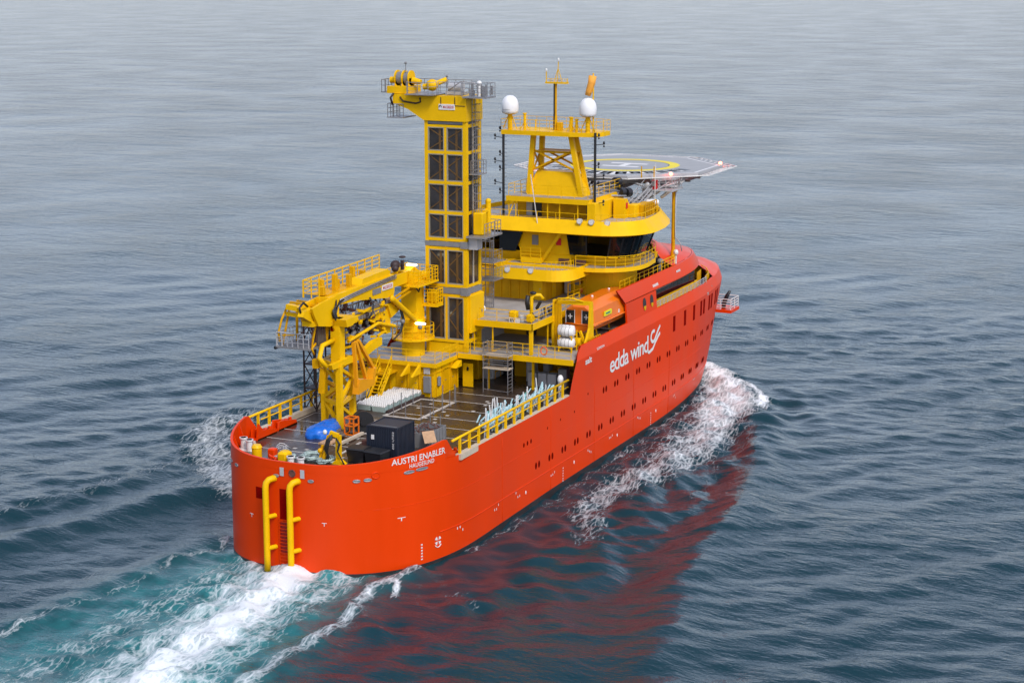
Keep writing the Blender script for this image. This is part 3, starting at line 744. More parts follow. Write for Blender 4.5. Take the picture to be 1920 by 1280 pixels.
# main deck wall fittings
h = MB(); h.box(39.3, 39.6, -8.1, -7.2, 7.5, 9.6); h.build('wall_cabinet', LGREY, ship)
h = MB(); h.box(39.3, 39.6, -6.2, -5.2, 8.7, 9.7); h.build('notice_board', LGREY, ship)
h = MB(); h.bbox(39.52, 39.62, -.9, 1.0, 7.2, 9.7, .04); h.build('hangar_door', BLACK, ship)
h = MB(); h.bbox(36.6, 39.6, 1.2, 3.4, 7.2, 10.0, .1); h.build('hangar_bulkhead', YEL2, ship)
h = MB(); h.bbox(37.2, 39.5, .1, 1.1, 7.2, 9.8, .1); h.build('ventilation_trunk', LGREY, ship)
# ---- deck B level
h = MB(); h.box(42.6, 53, -4.6, 7.6, 10.3, 12.65); h.box(53, 69, -7.15, 7.15, 10.3, 12.65); h.build('boat_deck_house', YEL2, ship)
h = MB(); h.box(38.5, 42.7, 1.5, 6, 10.3, 12.6); h.build('boat_deck_trunk', LGREY, ship)
door(42.58, -4.6, 10.35, 1.0, 2.1, 'x'); door(42.58, -1.2, 10.35, 1.0, 2.1, 'x', BLACK)
Bp = [(34.7, .9), (34.7, -4.75), (42.3, -4.75), (52.0, -4.75), (53, -8.0), (60, -8.0), (68, -7), (71, 0), (68, 7), (60, 8.0), (36.7, 8.2), (36.7, 4.9), (36.5, .9)]
slab('crane_deck_slab', Bp[:], 12.66, 12.95, DECK)
h = MB(); h.box(34.56, 34.7, -4.85, 1.0, 12.5, 13.03); h.box(34.56, 52, -4.9, -4.76, 12.5, 13.03); h.build('crane_deck_edge_beam', YEL, ship)
h = MB(); h.beam((34.85, -4.6, 10.3), (34.85, -4.6, 12.6), .28); h.build('deck_pillar', YEL, ship)
for (x, y) in ((34.85, .75), (34.85, -1.0), (38.5, -4.55), (41.5, -4.55)):
    h = MB(); h.beam((x, y, 10.3), (x, y, 12.6), .1); h.build('deck_post', YEL, ship)
for pts in ([(34.75, .2, 13), (34.75, -4.7, 13), (45.2, -4.7, 13)], [(39.8, 8.0, 13), (39.8, 2.5, 13), (36.9, 2.5, 13)]):
    h = MB(); h.rail(pts, 1.05, .025); h.build('railing', YEL, ship)
def wheel(x0, r, b, Xc, x1, n=7, m=12):
    # bridge plan: square-cornered aft, elliptical forward
    P = []
    for i in range(n+1): a = PI+PI/2*i/n; P.append((x0+r+r*math.cos(a), -b+r+r*math.sin(a)))
    for i in range(m+1): a = -PI/2+PI*i/m; P.append((Xc+(x1-Xc)*math.cos(a), b*math.sin(a)))
    for i in range(n+1): a = PI/2+PI/2*i/n; P.append((x0+r+r*math.cos(a), b-r+r*math.sin(a)))
    return P
# ---- level 3 (accommodation below the bridge)
h = MB(); h.box(45.5, 50, -1.3, 7.6, 12.95, 15.5); h.build('aft_deckhouse', YEL2, ship)
def rnd(x0, x1, y0, y1, r, n=7, xf=None):
    # rounded rectangle outline, corners at the aft end radius r, bow end elliptical if xf
    P = []
    def arc(cx, cy, rx, ry, a0, a1):
        for i in range(n+1): a = a0+(a1-a0)*i/n; P.append((cx+rx*math.cos(a), cy+ry*math.sin(a)))
    arc(x0+r, y0+r, r, r, PI, 1.5*PI)
    rf = xf or r
    arc(x1-rf, y0+r, rf, r, 1.5*PI, 2*PI); arc(x1-rf, y1-r, rf, r, 0, PI/2); arc(x0+r, y1-r, r, r, PI/2, PI)
    return P
slab('accommodation_block', rnd(50, 62, -6.9, 6.9, 1.6, xf=4), 12.95, 15.7, YEL)
door(45.48, -.55, 12.98, .9, 2.1, 'x', YEL); door(47.3, -1.31, 12.98, .9, 2.1, 'y', YEL)
for y in (.4, 1.3, 2.2, 3.1):
    h = MB(); h.box(45.42, 45.5, y, y+.14, 13, 15.4); h.build('wall_stiffener', YEL2, ship)
h = MB(); h.box(49.95, 50.0, -2.9, -2.3, 13.8, 14.9); h.build('square_window', GREY, ship)
h = MB(); h.bbox(54, 59.5, -6.94, -6.89, 13.7, 15.3, .02); h.build('side_window_band', GLASS, ship)
h = MB(); h.bbox(49.2, 49.8, -2.0, -1.5, 13, 15.3, .1); h.build('immersion_suit_rack', LGREY, ship)
# C deck: curved skirt
Cp = rnd(43.2, 49.8, -4.3, 3.3, 1.9)
slab('c_deck_slab', rnd(43.3, 49.8, -4.2, 3.2, 1.8), 15.45, 15.75, DECK)
fascia('curved_deck_skirt', Cp, 15.2, 16.15, .22)
# bridge deck walkway
Wp = wheel(46.9, 4.2, 8.75, 52, 62)
slab('bridge_deck_slab', wheel(47.0, 4.1, 8.65, 52, 61.9), 15.66, 15.96, DECK)
fascia('bridge_deck_edge', Wp, 15.62, 16.0, .04)
h = MB(); P = [(x, y, 16.0) for x, y in Wp if y < -2.0]; h.rail([(47.0, -3.6, 16.0)]+P[1:17], 1.05, .025, 1.6); h.build('railing', YEL, ship)
h = MB(); P = [(x, y, 15.75) for x, y in rnd(43.45, 49.6, -4.1, 3.1, 1.8)]
aftp = [p for p in P if p[0] < 46.5]; left = [p for p in aftp if p[1] > 0]; right = [p for p in aftp if p[1] <= 0]
h.rail(left[-1:0:-1] and (sorted(left, key=lambda p: -p[0]*0+p[1]*-1)) or [], 1.1, .022, 1.5, post=True) if False else None
seq = sorted(aftp, key=lambda p: -p[1]); h.rail(seq, 1.15, .022, 1.4); h.build('railing', YEL, ship)
# ---- bridge
Br = wheel(48, 2.0, 8.3, 51, 61.5, 6, 14)
h = MB(); n = len(Br)
def ins(poly, d): cx = 54; return [(cx+(x-cx)*(1-d/6), y*(1-d/8.1)) for x, y in poly]
h.loft([[(x, y, 15.9) for x, y in ins(Br, .75)], [(x, y, 16.85) for x, y in Br]], smooth=False); h.loft([[(x, y, 16.85) for x, y in Br], [(x, y, 16.95) for x, y in ins(Br, .1)]], smooth=False)
h.build('bridge_lower_wall', YEL, ship)
def band(i0, i1, name, m, z0, z1, lean, off=0):
    h = MB(); idx = [i % n for i in range(i0, i1+1)]
    a = [(Br[i][0]*1, Br[i][1], z0) for i in idx]; B2 = ins(Br, -lean); b = [(B2[i][0], B2[i][1], z1) for i in idx]
    h.loft([a, b], closed=False, smooth=False); return h.build(name, m, ship)
# glass all round except the aft centre
glass_idx = list(range(0, n))
h = MB(); B0 = ins(Br, .05); B2 = ins(Br, -.75)
for i in range(n):
    j = (i+1) % n
    a, b = Br[i], Br[j]
    if a[0] < 48.3 and b[0] < 48.3 and abs(a[1]-b[1]) > 2: continue
    h.add([(B0[i][0], B0[i][1], 16.9), (B0[j][0], B0[j][1], 16.9), (B2[j][0], B2[j][1], 18.85), (B2[i][0], B2[i][1], 18.85)], [(0,1,2,3)])
h.build('bridge_windows', GLASS, ship)
for i in range(0, n, 2):
    h = MB(); h.beam((B0[i][0], B0[i][1], 16.9), (B2[i][0], B2[i][1], 18.85), .14)
    h.build('window_mullion', BLACK, ship)
# aft wall panels between the wings and its windows
h = MB(); h.box(48.05, 48.3, -2.7, 2.3, 15.9, 19.0); h.prism([(2.3, 16.9), (2.3, 19.0), (3.3, 19.0), (4.4, 16.9)][:3]+[(2.31, 16.9)], 'x', 48.05, 48.3); h.build('bridge_aft_wall', YEL, ship)
h = MB(); h.prism([(-2.7, 16.95), (-4.35, 16.95), (-4.35, 18.85), (-2.35, 18.85)], 'x', 47.75, 48.0); h.build('aft_window', GLASS, ship)
h = MB(); h.prism([(2.75, 16.95), (4.35, 16.95), (4.35, 18.85), (2.0, 18.85)], 'x', 47.75, 48.0); h.build('aft_window', GLASS, ship)
h = MB(); h.beam((47.75, -4.35, 17.0), (47.75, -4.3, 18.8), .12); h.build('window_post', BLACK, ship)
h = MB(); h.box(47.96, 48.04, .55, 1.15, 17.6, 18.5); h.build('door_window', GREY, ship)
h = MB(); h.beam((47.7, .1, 16.1), (46.9, -2.1, 18.95), .12, .3); h.build('stair_beam', YEL, ship)
h = MB(); h.box(47.3, 48, -.0, 2.0, 16.0, 16.5); h.rail([(47.3, 2.0, 16.5), (47.3, 0, 16.5)], .9, .03, 1); h.build('bridge_access_step', YEL, ship)
h = MB(); h.bbox(47.9, 48.02, -1.75, -1.25, 17.7, 18.35, .03); h.build('fire_station_sign', SIGNRED, ship)
h = MB(); h.box(47.95, 48.04, -2.55, -1.5, 16.05, 16.5); h.box(47.9, 48.0, -3.1, -4.2, 16.05, 16.5); h.build('wall_grilles', RUST, ship)
# bridge roof skirt
Rp = wheel(47.3, 3.6, 8.9, 51.2, 64.5, 8, 16)
fascia('bridge_roof_skirt', Rp, 19.05, 20.2, .95)
h = MB(); q = ins(Rp, 0); h.prism(wheel(46.9, 3.8, 9.3, 51.2, 64.9, 8, 16), 'z', 18.9, 19.08); h.build('bridge_soffit', YEL2, ship)
slab('bridge_roof', wheel(47.4, 3.6, 8.8, 51.2, 64.4, 8, 16), 19.5, 19.8, DECK)
h = MB(); P = [(x, y, 19.8) for x, y in wheel(47.5, 3.6, 8.7, 51.2, 64.3, 8, 16)]
seq = [(47.5, 6, 19.8)]+[p for p in P if p[1] < 0]; h.rail(seq, .95, .022, 1.8, 2); h.build('railing', YEL, ship)
# ---- monkey island house
h = MB(); h.box(51.2, 57, -4.0, 4.1, 19.8, 21.35); h.box(48.9, 57, -4.3, -3.95, 19.8, 21.4); h.build('top_deckhouse', YEL2, ship)
h = MB(); h.bbox(48.8, 53.5, -4.75, -3.9, 19.8, 21.6, .05); h.build('deckhouse_side_wall', YEL, ship)
h = MB(); h.box(51.1, 51.2, 1.6, 2.5, 19.8, 21.2); h.build('painted_dark_doorway', BLACK, ship)  # thin black slab stands in for the darkness inside the doorway
h = MB(); h.box(51.05, 51.15, 2.5, 3.1, 19.8, 21.2); h.build('door_leaf', LGREY, ship)
h = MB(); h.box(51.1, 51.2, -2.9, -3.8, 19.8, 21.2); h.build('painted_dark_doorway', BLACK, ship)  # second doorway, its darkness likewise painted as a black slab
for y in (4.0, .1, -1.1, -2.9, 3.3):
    h = MB(); h.beam((49.1, y, 19.8), (49.1, y, 21.4), .09); h.build('deck_post', YEL, ship)
h = MB(); h.beam((49.0, 4.1, 19.8), (49.3, 3.5, 21.4), .12); h.build('slanted_post', YEL, ship)
h = MB(); h.box(48.85, 57.5, -4.1, 4.2, 21.38, 21.85); h.build('mast_deck', YEL, ship)
h = MB(); h.box(48.95, 57.4, -4.0, 4.1, 21.86, 21.90); h.build('mast_deck_floor', DECK, ship)
h = MB(); h.rail([(57, 4, 21.9), (49.05, 4.0, 21.9), (49.05, -3.9, 21.9), (57, -3.9, 21.9)], 1.05, .022, 1.4); h.build('railing', YEL, ship)
h = MB(); h.prism([(52.6, 19.8), (54.2, 19.8), (54.2, 20.6), (53.3, 21.6), (52.6, 21.6)], 'y', -6.1, -5.0); h.bbox(53.5, 55, -6.8, -6.0, 19.8, 21.0, .05); h.build('air_intake', YEL, ship)
h = MB(); h.bbox(52.9, 53.3, -6.18, -6.1, 20.7, 21.25, .03); h.build('fire_sign', SIGNRED, ship)
# ---- mast: plated pedestal, four legs, platform
mast = thing('radar_mast', 'yellow lattice radar mast above the bridge carrying a railed antenna platform', 'mast', (51, 0, 21.9))
h = MB()
b0 = [(50.2, 2.7), (52.6, 2.7), (52.6, -2.9), (50.2, -2.9)]; t0 = [(50.7, 1.9), (52.2, 1.9), (52.2, -1.7), (50.7, -1.7)]
h.loft([[(x, y, 21.9) for x, y in b0], [(x, y, 24.1) for x, y in t0]], cap1=True, smooth=False); h.build('plated_pedestal', YEL, mast)
for (x, y0, y1) in ((50.4, 2.55, 1.55), (50.4, -2.7, -1.45), (52.4, 2.3, 1.4), (52.4, -2.5, -1.2)):
    h = MB(); h.beam((x, y0, 22.0), (x if x < 51 else x-.3, y1+(.55 if y1 > 0 else -.2), 27.4), .42, .42); h.build('leg', YEL, mast)
h = MB()
for x in (50.4, 52.2):
    h.beam((x, 2.15, 24.2), (x, -1.6, 26.0), .16); h.beam((x, -2.2, 24.2), (x, 2.0, 26.0), .16); h.beam((x, 2.1, 25.9), (x, -1.9, 25.9), .2)
for y in (2.1, -1.9): h.beam((50.4, y, 24.2), (52.2, y, 26), .12); h.beam((52.2, y, 24.2), (50.4, y, 26), .12)
h.box(50.3, 52.3, -1.9, 2.0, 25.85, 25.95); h.build('bracing', YEL2, mast)
h = MB(); P = [(49.3, 4.9), (49.3, -1.9), (49.9, -4.2), (51.0, -4.6), (52.6, -4.6), (53.2, -3), (53.2, 4.0), (52.0, 4.9)]
h.prism(P, 'z', 27.45, 27.85); h.build('mast_platform', YEL, mast)
h = MB(); h.rail([(x, y, 27.85) for x, y in P], 1.0, .018, 1.0, closed=True); h.build('railing', YEL, mast)
for x, y, hh in ((50.2, 2.9, 1.5), (50.0, -2.35, 1.15), (50.2, -1.7, 1.3), (50.4, 1.9, .9), (52.5, 1.0, 1.0), (52.5, -.9, 1.0)):
    h = MB(); h.cyl((x, y, 27.85), (x, y, 27.85+hh), .14 if hh > 1.1 else .06, n=8); h.cyl((x, y, 27.8+hh), (x, y, 27.9+hh), .2 if hh > 1.1 else .1, n=10)
    if hh > 1.1: h.beam((x, y+.5, 27.85), (x, y, 28.6), .06); h.beam((x, y-.5, 27.85), (x, y, 28.6), .06)
    h.build('antenna_post', YEL, mast)
h = MB(); h.cyl((51, .15, 27.85), (51, .15, 32.2), .11, n=10); h.cyl((51, .15, 27.85), (51, .15, 29.2), .2, .14, n=10); h.bbox(50.7, 51.2, -.55, -.05, 27.85, 28.6)
h.build('upper_pole', YEL2, mast)
h = MB(); h.cyl((50.86, .25, 27.9), (50.86, .25, 32.1), .07, n=8); h.build('cable_run', BLACK, mast)
h = MB(); h.box(50.7, 51.3, -1.0, 1.1, 32.1, 32.25); h.beam((51, 1.1, 32.1), (51, 1.1, 33.2), .07); h.beam((51, .0, 32.2), (51, -.1, 34.1), .06); h.beam((51, .35, 32.2), (51, -.05, 33.4), .05); h.beam((51, -.5, 32.2), (51, -.1, 33.4), .05); h.beam((51, -1.0, 32.2), (51, -1.0, 32.6), .06)
h.rail([(50.7, 1.0, 32.25), (50.7, -1.0, 32.25)], .3, .02, .5, 1); h.build('yard_arm', YEL, mast)
h = MB(); h.ell((51, 1.1, 33.3), (.09, .09, .16)); h.ell((51, -.1, 34.25), (.09, .09, .18)); h.ell((50.8, .5, 32.45), (.1, .3, .12)); h.ell((50.8, -.4, 32.45), (.1, .3, .12)); h.build('small_antennas', WHITE, mast)
# ---- helideck
hd = thing('helideck', 'octagonal grey helicopter deck with a yellow circle and white H, raised over the bow', 'helideck', (68.4, 0, 22.9))
HC = (68.4, 0.0); 
def octo(a): t = a*math.tan(PI/8); return [(HC[0]+x, HC[1]+y) for x, y in ((a, t), (t, a), (-t, a), (-a, t), (-a, -t), (-t, -a), (t, -a), (a, -t))]
O1 = octo(9.0)
h = MB(); h.prism(O1, 'z', 22.6, 22.9); h.build('landing_surface', HELI, hd)
def ringm(r0, r1, z, name, m, n=72):
    h = MB(); h.loft([[(HC[0]+r*math.cos(2*PI*i/n), HC[1]+r*math.sin(2*PI*i/n), z) for i in range(n)] for r in (r0, r1)], smooth=False); return h.build(name, m, hd)
ringm(4.5, 5.5, 22.906, 'landing_circle', HYEL); ringm(4.38, 4.5, 22.907, 'circle_outline', BLACK)
h = MB(); Oi = octo(8.65); h.loft([[(x, y, 22.906) for x, y in octo(8.72)], [(x, y, 22.906) for x, y in octo(8.50)]], smooth=False); h.build('edge_line', WHITE, hd)
h = MB(); h.loft([[(x, y, 22.6) for x, y in octo(9.03)], [(x, y, 22.95) for x, y in octo(9.05)], [(x, y, 22.95) for x, y in octo(8.95)], [(x, y, 22.88) for x, y in octo(8.94)]], smooth=False); h.build('edge_kerb', LGREY, hd)
h = MB(); cx, cy = HC
for dx in (-1.3, 1.3): h.add([(cx+dx-.36, cy-1.95, 22.906), (cx+dx+.36, cy-1.95, 22.906), (cx+dx+.36, cy+1.95, 22.906), (cx+dx-.36, cy+1.95, 22.906)], [(0,1,2,3)])
h.add([(cx-.94, cy-.36, 22.906), (cx+.94, cy-.36, 22.906), (cx+.94, cy+.36, 22.906), (cx-.94, cy+.36, 22.906)], [(0,1,2,3)])
h.build('letter_h', WHITE, hd)
hb = MB(); hw = MB(); k = 0
for a in np.linspace(PI*.62, PI*1.42, 26):
    m = hb if k % 2 else hw; k += 1; r0, r1 = 6.2, 8.3
    if abs(a-PI) > .38: r1 = 7.6
    d = .09; z = 22.907
    m.add([(cx+r0*math.cos(a-d), cy+r0*math.sin(a-d), z), (cx+r1*math.cos(a-d*.7), cy+r1*math.sin(a-d*.7), z), (cx+r1*math.cos(a+d*.7), cy+r1*math.sin(a+d*.7), z), (cx+r0*math.cos(a+d), cy+r0*math.sin(a+d), z)], [(0,1,2,3)])
hb.build('chevron_marking', BLACK, hd); hw.build('chevron_marking', WHITE, hd)
O2 = octo(10.35)
h = MB()
for i in range(8):
    j = (i+1) % 8; a, b, c, d = O1[i], O1[j], O2[j], O2[i]
    for t in np.linspace(0, 1, 9): h.beam((a[0]+(b[0]-a[0])*t, a[1]+(b[1]-a[1])*t, 22.62), (d[0]+(c[0]-d[0])*t, d[1]+(c[1]-d[1])*t, 22.8), .06)
    for t in (.33, .66, 1): h.beam((a[0]+(d[0]-a[0])*t, a[1]+(d[1]-a[1])*t, 22.62+.18*t), (b[0]+(c[0]-b[0])*t, b[1]+(c[1]-b[1])*t, 22.62+.18*t), .05 if t < 1 else .09)
h.build('safety_net_frame', WHITE, hd)
h = MB(); h.loft([[(x, y, 22.6) for x, y in octo(9.02)], [(x, y, 22.60) for x, y in octo(8.9)], [(x, y, 22.15) for x, y in octo(8.3)]], smooth=False)
for t in (-6, -3, 0, 3, 6): h.beam((60.4, t, 22.2), (76.4, t, 22.2), .3, .5); h.beam((HC[0]+t, -8, 22.1), (HC[0]+t, 8, 22.1), .25, .4)
h.build('deck_girders', STEEL, hd)
h = MB()
for a, b in (((60.8, -3, 19.8), (64, -6, 22)), ((60.8, 3, 19.8), (64, 6, 22)), ((60.8, -3, 19.8), (60.5, -1, 22)), ((62, -3.5, 18.5), (64, -4.5, 22)), ((62, 4.5, 17.5), (69, 5, 22)), ((63, -1, 19), (68, .5, 22)), ((64, 2, 16), (70, 4, 22)), ((66, 5, 15), (72, 6, 22)), ((69, 3, 14), (72, 3, 22)), ((60.6, -2.8, 19.8), (63.5, 1.5, 22)), ((60.2, 1, 20), (66, -3, 22)), ((60.2, -5.0, 20.2), (61.5, 3, 21.8))):
    h.tube([a, b], .22, 10)
h.build('support_struts', LGREY, hd)
h = MB(); h.beam((60.9, -5.6, 22.5), (64.5, -8.0, 22.5), .4, .35); h.build('walkway_beam', LGREY, hd)
# escape stair and side platform
h = MB()
for dy in (0, .9): h.beam((58.2, -4.3-dy, 19.9), (61.3, -5.1-dy, 21.7), .08, .22)
for k in range(10): t = (k+.5)/10; h.box(58.2+3.1*t-.12, 58.2+3.1*t+.12, -5.1-.8*t, -4.4-.8*t, 19.95+1.8*t, 19.99+1.8*t)
for dy in (-.05, .95):
    for hh in (.5, 1.0): h.beam((58.2, -4.3-dy, 19.9+hh), (61.3, -5.1-dy, 21.7+hh), .07)
    for t in (0, .25, .5, .75, 1): h.beam((58.2+3.1*t, -4.3-.8*t-dy, 19.9+1.8*t), (58.2+3.1*t, -4.3-.8*t-dy, 20.9+1.8*t), .05)
h.build('escape_stair', LGREY, hd)
h = MB(); h.box(60.6, 63.6, -7.9, -5.2, 21.45, 21.6); h.rail([(60.7, -5.9, 21.6), (60.7, -7.8, 21.6), (63.5, -7.8, 21.6), (63.5, -5.2, 21.6)], 1.05, .03, .7); h.build('side_platform', LGREY, hd)
h = MB(); h.bbox(60.55, 60.95, -6.3, -5.75, 21.6, 22.5, .04); h.build('foam_cabinet', SIGNRED, hd)
for p in ((72.5, -8.7, 23.05), (61.3, 7.0, 23.0), (62.0, -7.2, 23.0)):
    h = MB(); h.ell(p, (.19, .19, .16), 8, 6); b_ = h.build('edge_light', RLAMP, hd)
for p in ((60.4, -4.8), (60.6, -6.0)):
    h = MB(); h.beam((p[0], p[1], 22.6), (p[0], p[1], 23.8), .09); h.build('marker_pole', YEL2, hd)
h = MB(); h.cyl((63.0, -7.2, 14.4), (63.0, -7.2, 21.4), .19, n=12); h.cyl((63.0, -7.2, 14.4), (63.0, -7.2, 15.6), .34, .2, n=12); h.cyl((63, -7.2, 21.2), (63, -7.2, 21.45), .34, n=12)
h.build('support_column', YEL2, hd)
h = MB(); h.tube([(62.85, -7.45, 21.3), (62.85, -7.45, 16.8), (63.1, -7.9, 16.2), (63.3, -8.0, 15.4)], .05, 6); h.build('drain_pipe', LGREY, hd)
# ---- upper red shells over the forecastle
def tier(z, b, Xs, Xc=58, n=3.0, x0=42, N=26):
    P = []
    for i in range(14): P.append((x0+(Xc-x0)*i/14, -b))
    for i in range(N+1):
        t = i/N*PI/2; P.append((Xc+(Xs-Xc)*math.sin(t)**(2/n), -b*max(0, math.cos(t))**(2/n)))
    return [(x, y, z) for x, y in P]+[(x, -y, z) for x, y in P[-2::-1]]
h = MB()
r1 = tier(13.1, 8.60, 75.2, x0=46.6); r2 = tier(13.5, 8.5, 75.0, x0=46.2); r3 = tier(14.35, 8.25, 74.0, x0=45.4)
h.loft([r1, r2, r3], closed=False)
h.loft([r3, tier(14.37, 8.1, 73.8, x0=45.4), tier(13.6, 8.25, 74, x0=46.1), tier(12.96, 8.48, 75, x0=46.6), r1], closed=False, smooth=False)
# roof of the upper shell, forward of the bridge
R0 = [p for p in tier(14.37, 8.05, 73.8) if p[0] > 59.5]; 
h.loft([R0, [(59.5+(x-59.5)*.80, y*.88, 14.9) for x, y, z in R0], [(59.5+(x-59.5)*.45, y*.80, 15.9) for x, y, z in R0], [(59.5+(x-59.5)*.15, y*.7, 17.3) for x, y, z in R0]], closed=False)
h.build('upper_bow_shell', RED, ship)
# vertical plating between the rim and the upper shell aft of the round windows
N = 12
for s in (-1, 1):
    h = MB(); A = [(46.9+(54.6-46.9)*i/N) for i in range(N+1)]
    h.loft([[(x, s*8.73, 11.2) for x in A], [(x, s*8.64, 12.2) for x in A], [(x, s*8.56, 13.0) for x in A]], closed=False)
    h.loft([[(x, s*8.55, 11.2) for x in A], [(x, s*8.4, 13.0) for x in A]], closed=False)
    h.add([(46.9, s*8.73, 11.2), (46.9, s*8.55, 11.2), (46.9, s*8.4, 13), (46.9, s*8.56, 13)], [(0,1,2,3)]); h.add([(54.6, s*8.73, 11.2), (54.6, s*8.55, 11.2), (54.6, s*8.4, 13), (54.6, s*8.56, 13)], [(3,2,1,0)])
    h.build('side_screen', RED, ship)
for X in (51.4, 53.3):
    h = MB(); n_ = 16; P = [(X+.42*math.cos(2*PI*i/n_), -8.66-.0, 12.25+.55*math.sin(2*PI*i/n_)) for i in range(n_)]
    P = [(x, -(8.73-(z-11.2)*.095)-.03, z) for x, y, z in P]; h.add(P, [tuple(range(n_))]); h.build('round_window', BLACK, ship)
    h = MB(); P = [(X+.3*math.cos(a), -(8.73-(12.0+.42*math.sin(a)-11.2)*.095)-.045, 12.05+.42*math.sin(a)) for a in np.linspace(PI, 2*PI, 10)]; h.add(P, [tuple(range(10))]); h.build('painted_window_reflection', YEL2, ship)  # yellow half-disc paints a reflection onto the dark window
# lower bow turtleback: from the bulwark rim up and back
h = MB(); rim = [(x, y, 11.26) for x, y in outline(11.25, .30) if x > 73.5]; rim = rim+[(x, -y, z) for x, y, z in rim[-2::-1]]
def back(k, yk, z): return [(73.5+(x-73.5)*k, y*yk, z) for x, y, _ in rim]
h.loft([rim, back(.86, .93, 11.75), back(.6, .8, 12.35), back(.3, .66, 12.75), back(-.3, .5, 13.1)], closed=False)
h.build('bow_turtleback', RED, ship)
# yellow inner bulwark and dark windows seen through the side opening
h = MB(); h.box(54.8, 70, -7.4, -7.25, 10.3, 11.45); h.build('side_passage_wall', YEL, ship)
h = MB(); h.box(54.8, 69, -7.38, -7.2, 11.45, 12.95); h.build('passage_windows', GLASS, ship)
h = MB(); P = [(70, -7.3), (72.2, -7.0), (73.6, -6.0), (74.0, -4.2)]; h.loft([[(x, y, 10.3) for x, y in P], [(x, y, 12.2) for x, y in P]], closed=False, smooth=False); h.build('curved_inner_bulwark', YEL2, ship)
h = MB(); h.box(47, 72, -8.3, 8.3, 10.5, 10.62); h.build('side_passage_floor', DECK, ship)
h = MB(); P = [(54.9, -8.55, 11.2), (60, -8.55, 11.2), (66, -8.5, 11.2), (70, -8.3, 11.2)]; h.rail(P, .62, .03, 1.1, 3); h.build('railing', LGREY, ship)
h = MB(); P = [(70, -8.2, 11.25), (72.3, -7.8, 11.3), (73.8, -7.0, 11.5), (74.4, -6.0, 11.7)]; h.rail(P, .6, .03, .8, 2); h.build('railing', YEL, ship)
h = MB(); P = [(47, -7.9, 12.95), (52, -7.9, 12.95), (58, -7.9, 12.95)]; h.rail([(x, y, 14.2) for x, y, z in P], .75, .022, 1.2, 2); h.build('railing', YEL, ship)
rs3 = np.random.RandomState(77)
for q in range(26):
    h = MB(); a = (rs3.uniform(60, 64), rs3.uniform(-6.5, 4), rs3.uniform(20.3, 22)); b = (a[0]+rs3.uniform(-1.5, 3), a[1]+rs3.uniform(-3, 3), 22.2)
    h.tube([a, b], rs3.choice([.08, .12, .16]), 6); h.build('truss_member', LGREY if q % 3 else WHITE, hd)
h = MB(); P = [(57.6, -8.0, 14.35), (61.5, -7.9, 14.35)]; h.rail(P, .9, .028, 1.0, 3); h.build('railing', YEL, ship)
# white lettering on the upper shell
h = MB()
for x0, x1, z0, z1 in ((53.9, 55.3, 13.35, 13.6), (60.6, 61.6, 13.7, 13.9)):
    k = x0
    while k < x1: h.add([(k, -(8.62-(z0-12.95)*.25)-.03, z0), (k+.2, -(8.62-(z0-12.95)*.25)-.03, z0), (k+.2, -(8.62-(z1-12.95)*.25)-.03, z1), (k, -(8.62-(z1-12.95)*.25)-.03, z1)], [(0,1,2,3)]); k += .3
h.build('shell_marking', WHITE, ship)
# bow boarding platform
h = MB(); h.box(79.4, 82.2, -8.0, -3.0, 6.38, 6.7); h.build('bow_platform', RED, ship)
h = MB(); h.rail([(79.5, -5.6, 6.7), (79.5, -7.9, 6.7), (82.1, -7.9, 6.7), (82.1, -5, 6.7)], 1.15, .035, 1.2, 4); h.build('railing', WHITE, ship)
h = MB(); h.tube([(80.6, -6.75, 6.7), (80.6, -6.85, 7.4), (80.6, -7.1, 8.0), (80.6, -7.45, 8.6)], [.22, .26, .22, .14], 8); h.build('folded_davit', BLACK, ship)
# ================================================================ gangway elevator tower
tw = thing('gangway_tower', 'tall yellow tower with smoked panels amidships, winch platform overhanging its top', 'tower', (35, 2.8, 10.1))
X0, X1, Y0, Y1 = 33.5, 36.4, .8, 4.72
h = MB()
for x in (X0, X1):
    for y in (Y0, Y1): h.box(x-.0 if x == X0 else x-.42, x+.42 if x == X0 else x, y if y == Y0 else y-.32, y+.32 if y == Y0 else y, 10.1, 30.0)
h.build('corner_columns', YEL, tw)
LV = [11.2, 15.15, 16.0, 19.2, 19.95, 22.25, 24.8, 27.35, 29.6]
for z in LV:
    h = MB()
    for x in (X0+.02, X1-.22): h.box(x, x+.2, Y0+.32, Y1-.32, z-.13, z+.13)
    for y in (Y0+.02, Y1-.22): h.box(X0+.42, X1-.42, y, y+.2, z-.13, z+.13)
    h.build('cross_beam', YEL, tw)
h = MB(); ym = (Y0+Y1)/2
h.box(X0+.04, X0+.2, ym-.12, ym+.12, 11.2, 29.6); h.box(X1-.2, X1-.04, ym-.12, ym+.12, 11.2, 29.6)
h.build('mullion', YEL, tw)
h = MB(); h.box((X0+X1)/2-.07, (X0+X1)/2+.07, Y0+.03, Y0+.17, 11.2, 29.6); h.box((X0+X1)/2-.07, (X0+X1)/2+.07, Y1-.17, Y1-.03, 11.2, 29.6); h.build('side_mullion', CREAM, tw)
# band plates between the sections
for z0, z1 in ((15.32, 15.83), (19.37, 19.78)):
    h = MB(); h.box(X0-.03, X1+.03, Y0-.03, Y1+.03, z0, z1); h.box(X0-.1, X0+.5, Y0-.1, Y0+.55, z0-.1, z1+.08); h.build('section_band', GREY, tw)
h = MB(); h.box(X0+.02, X1-.02, Y0+.3, Y1-.3, 29.68, 29.95); h.build('top_band', GREY, tw)
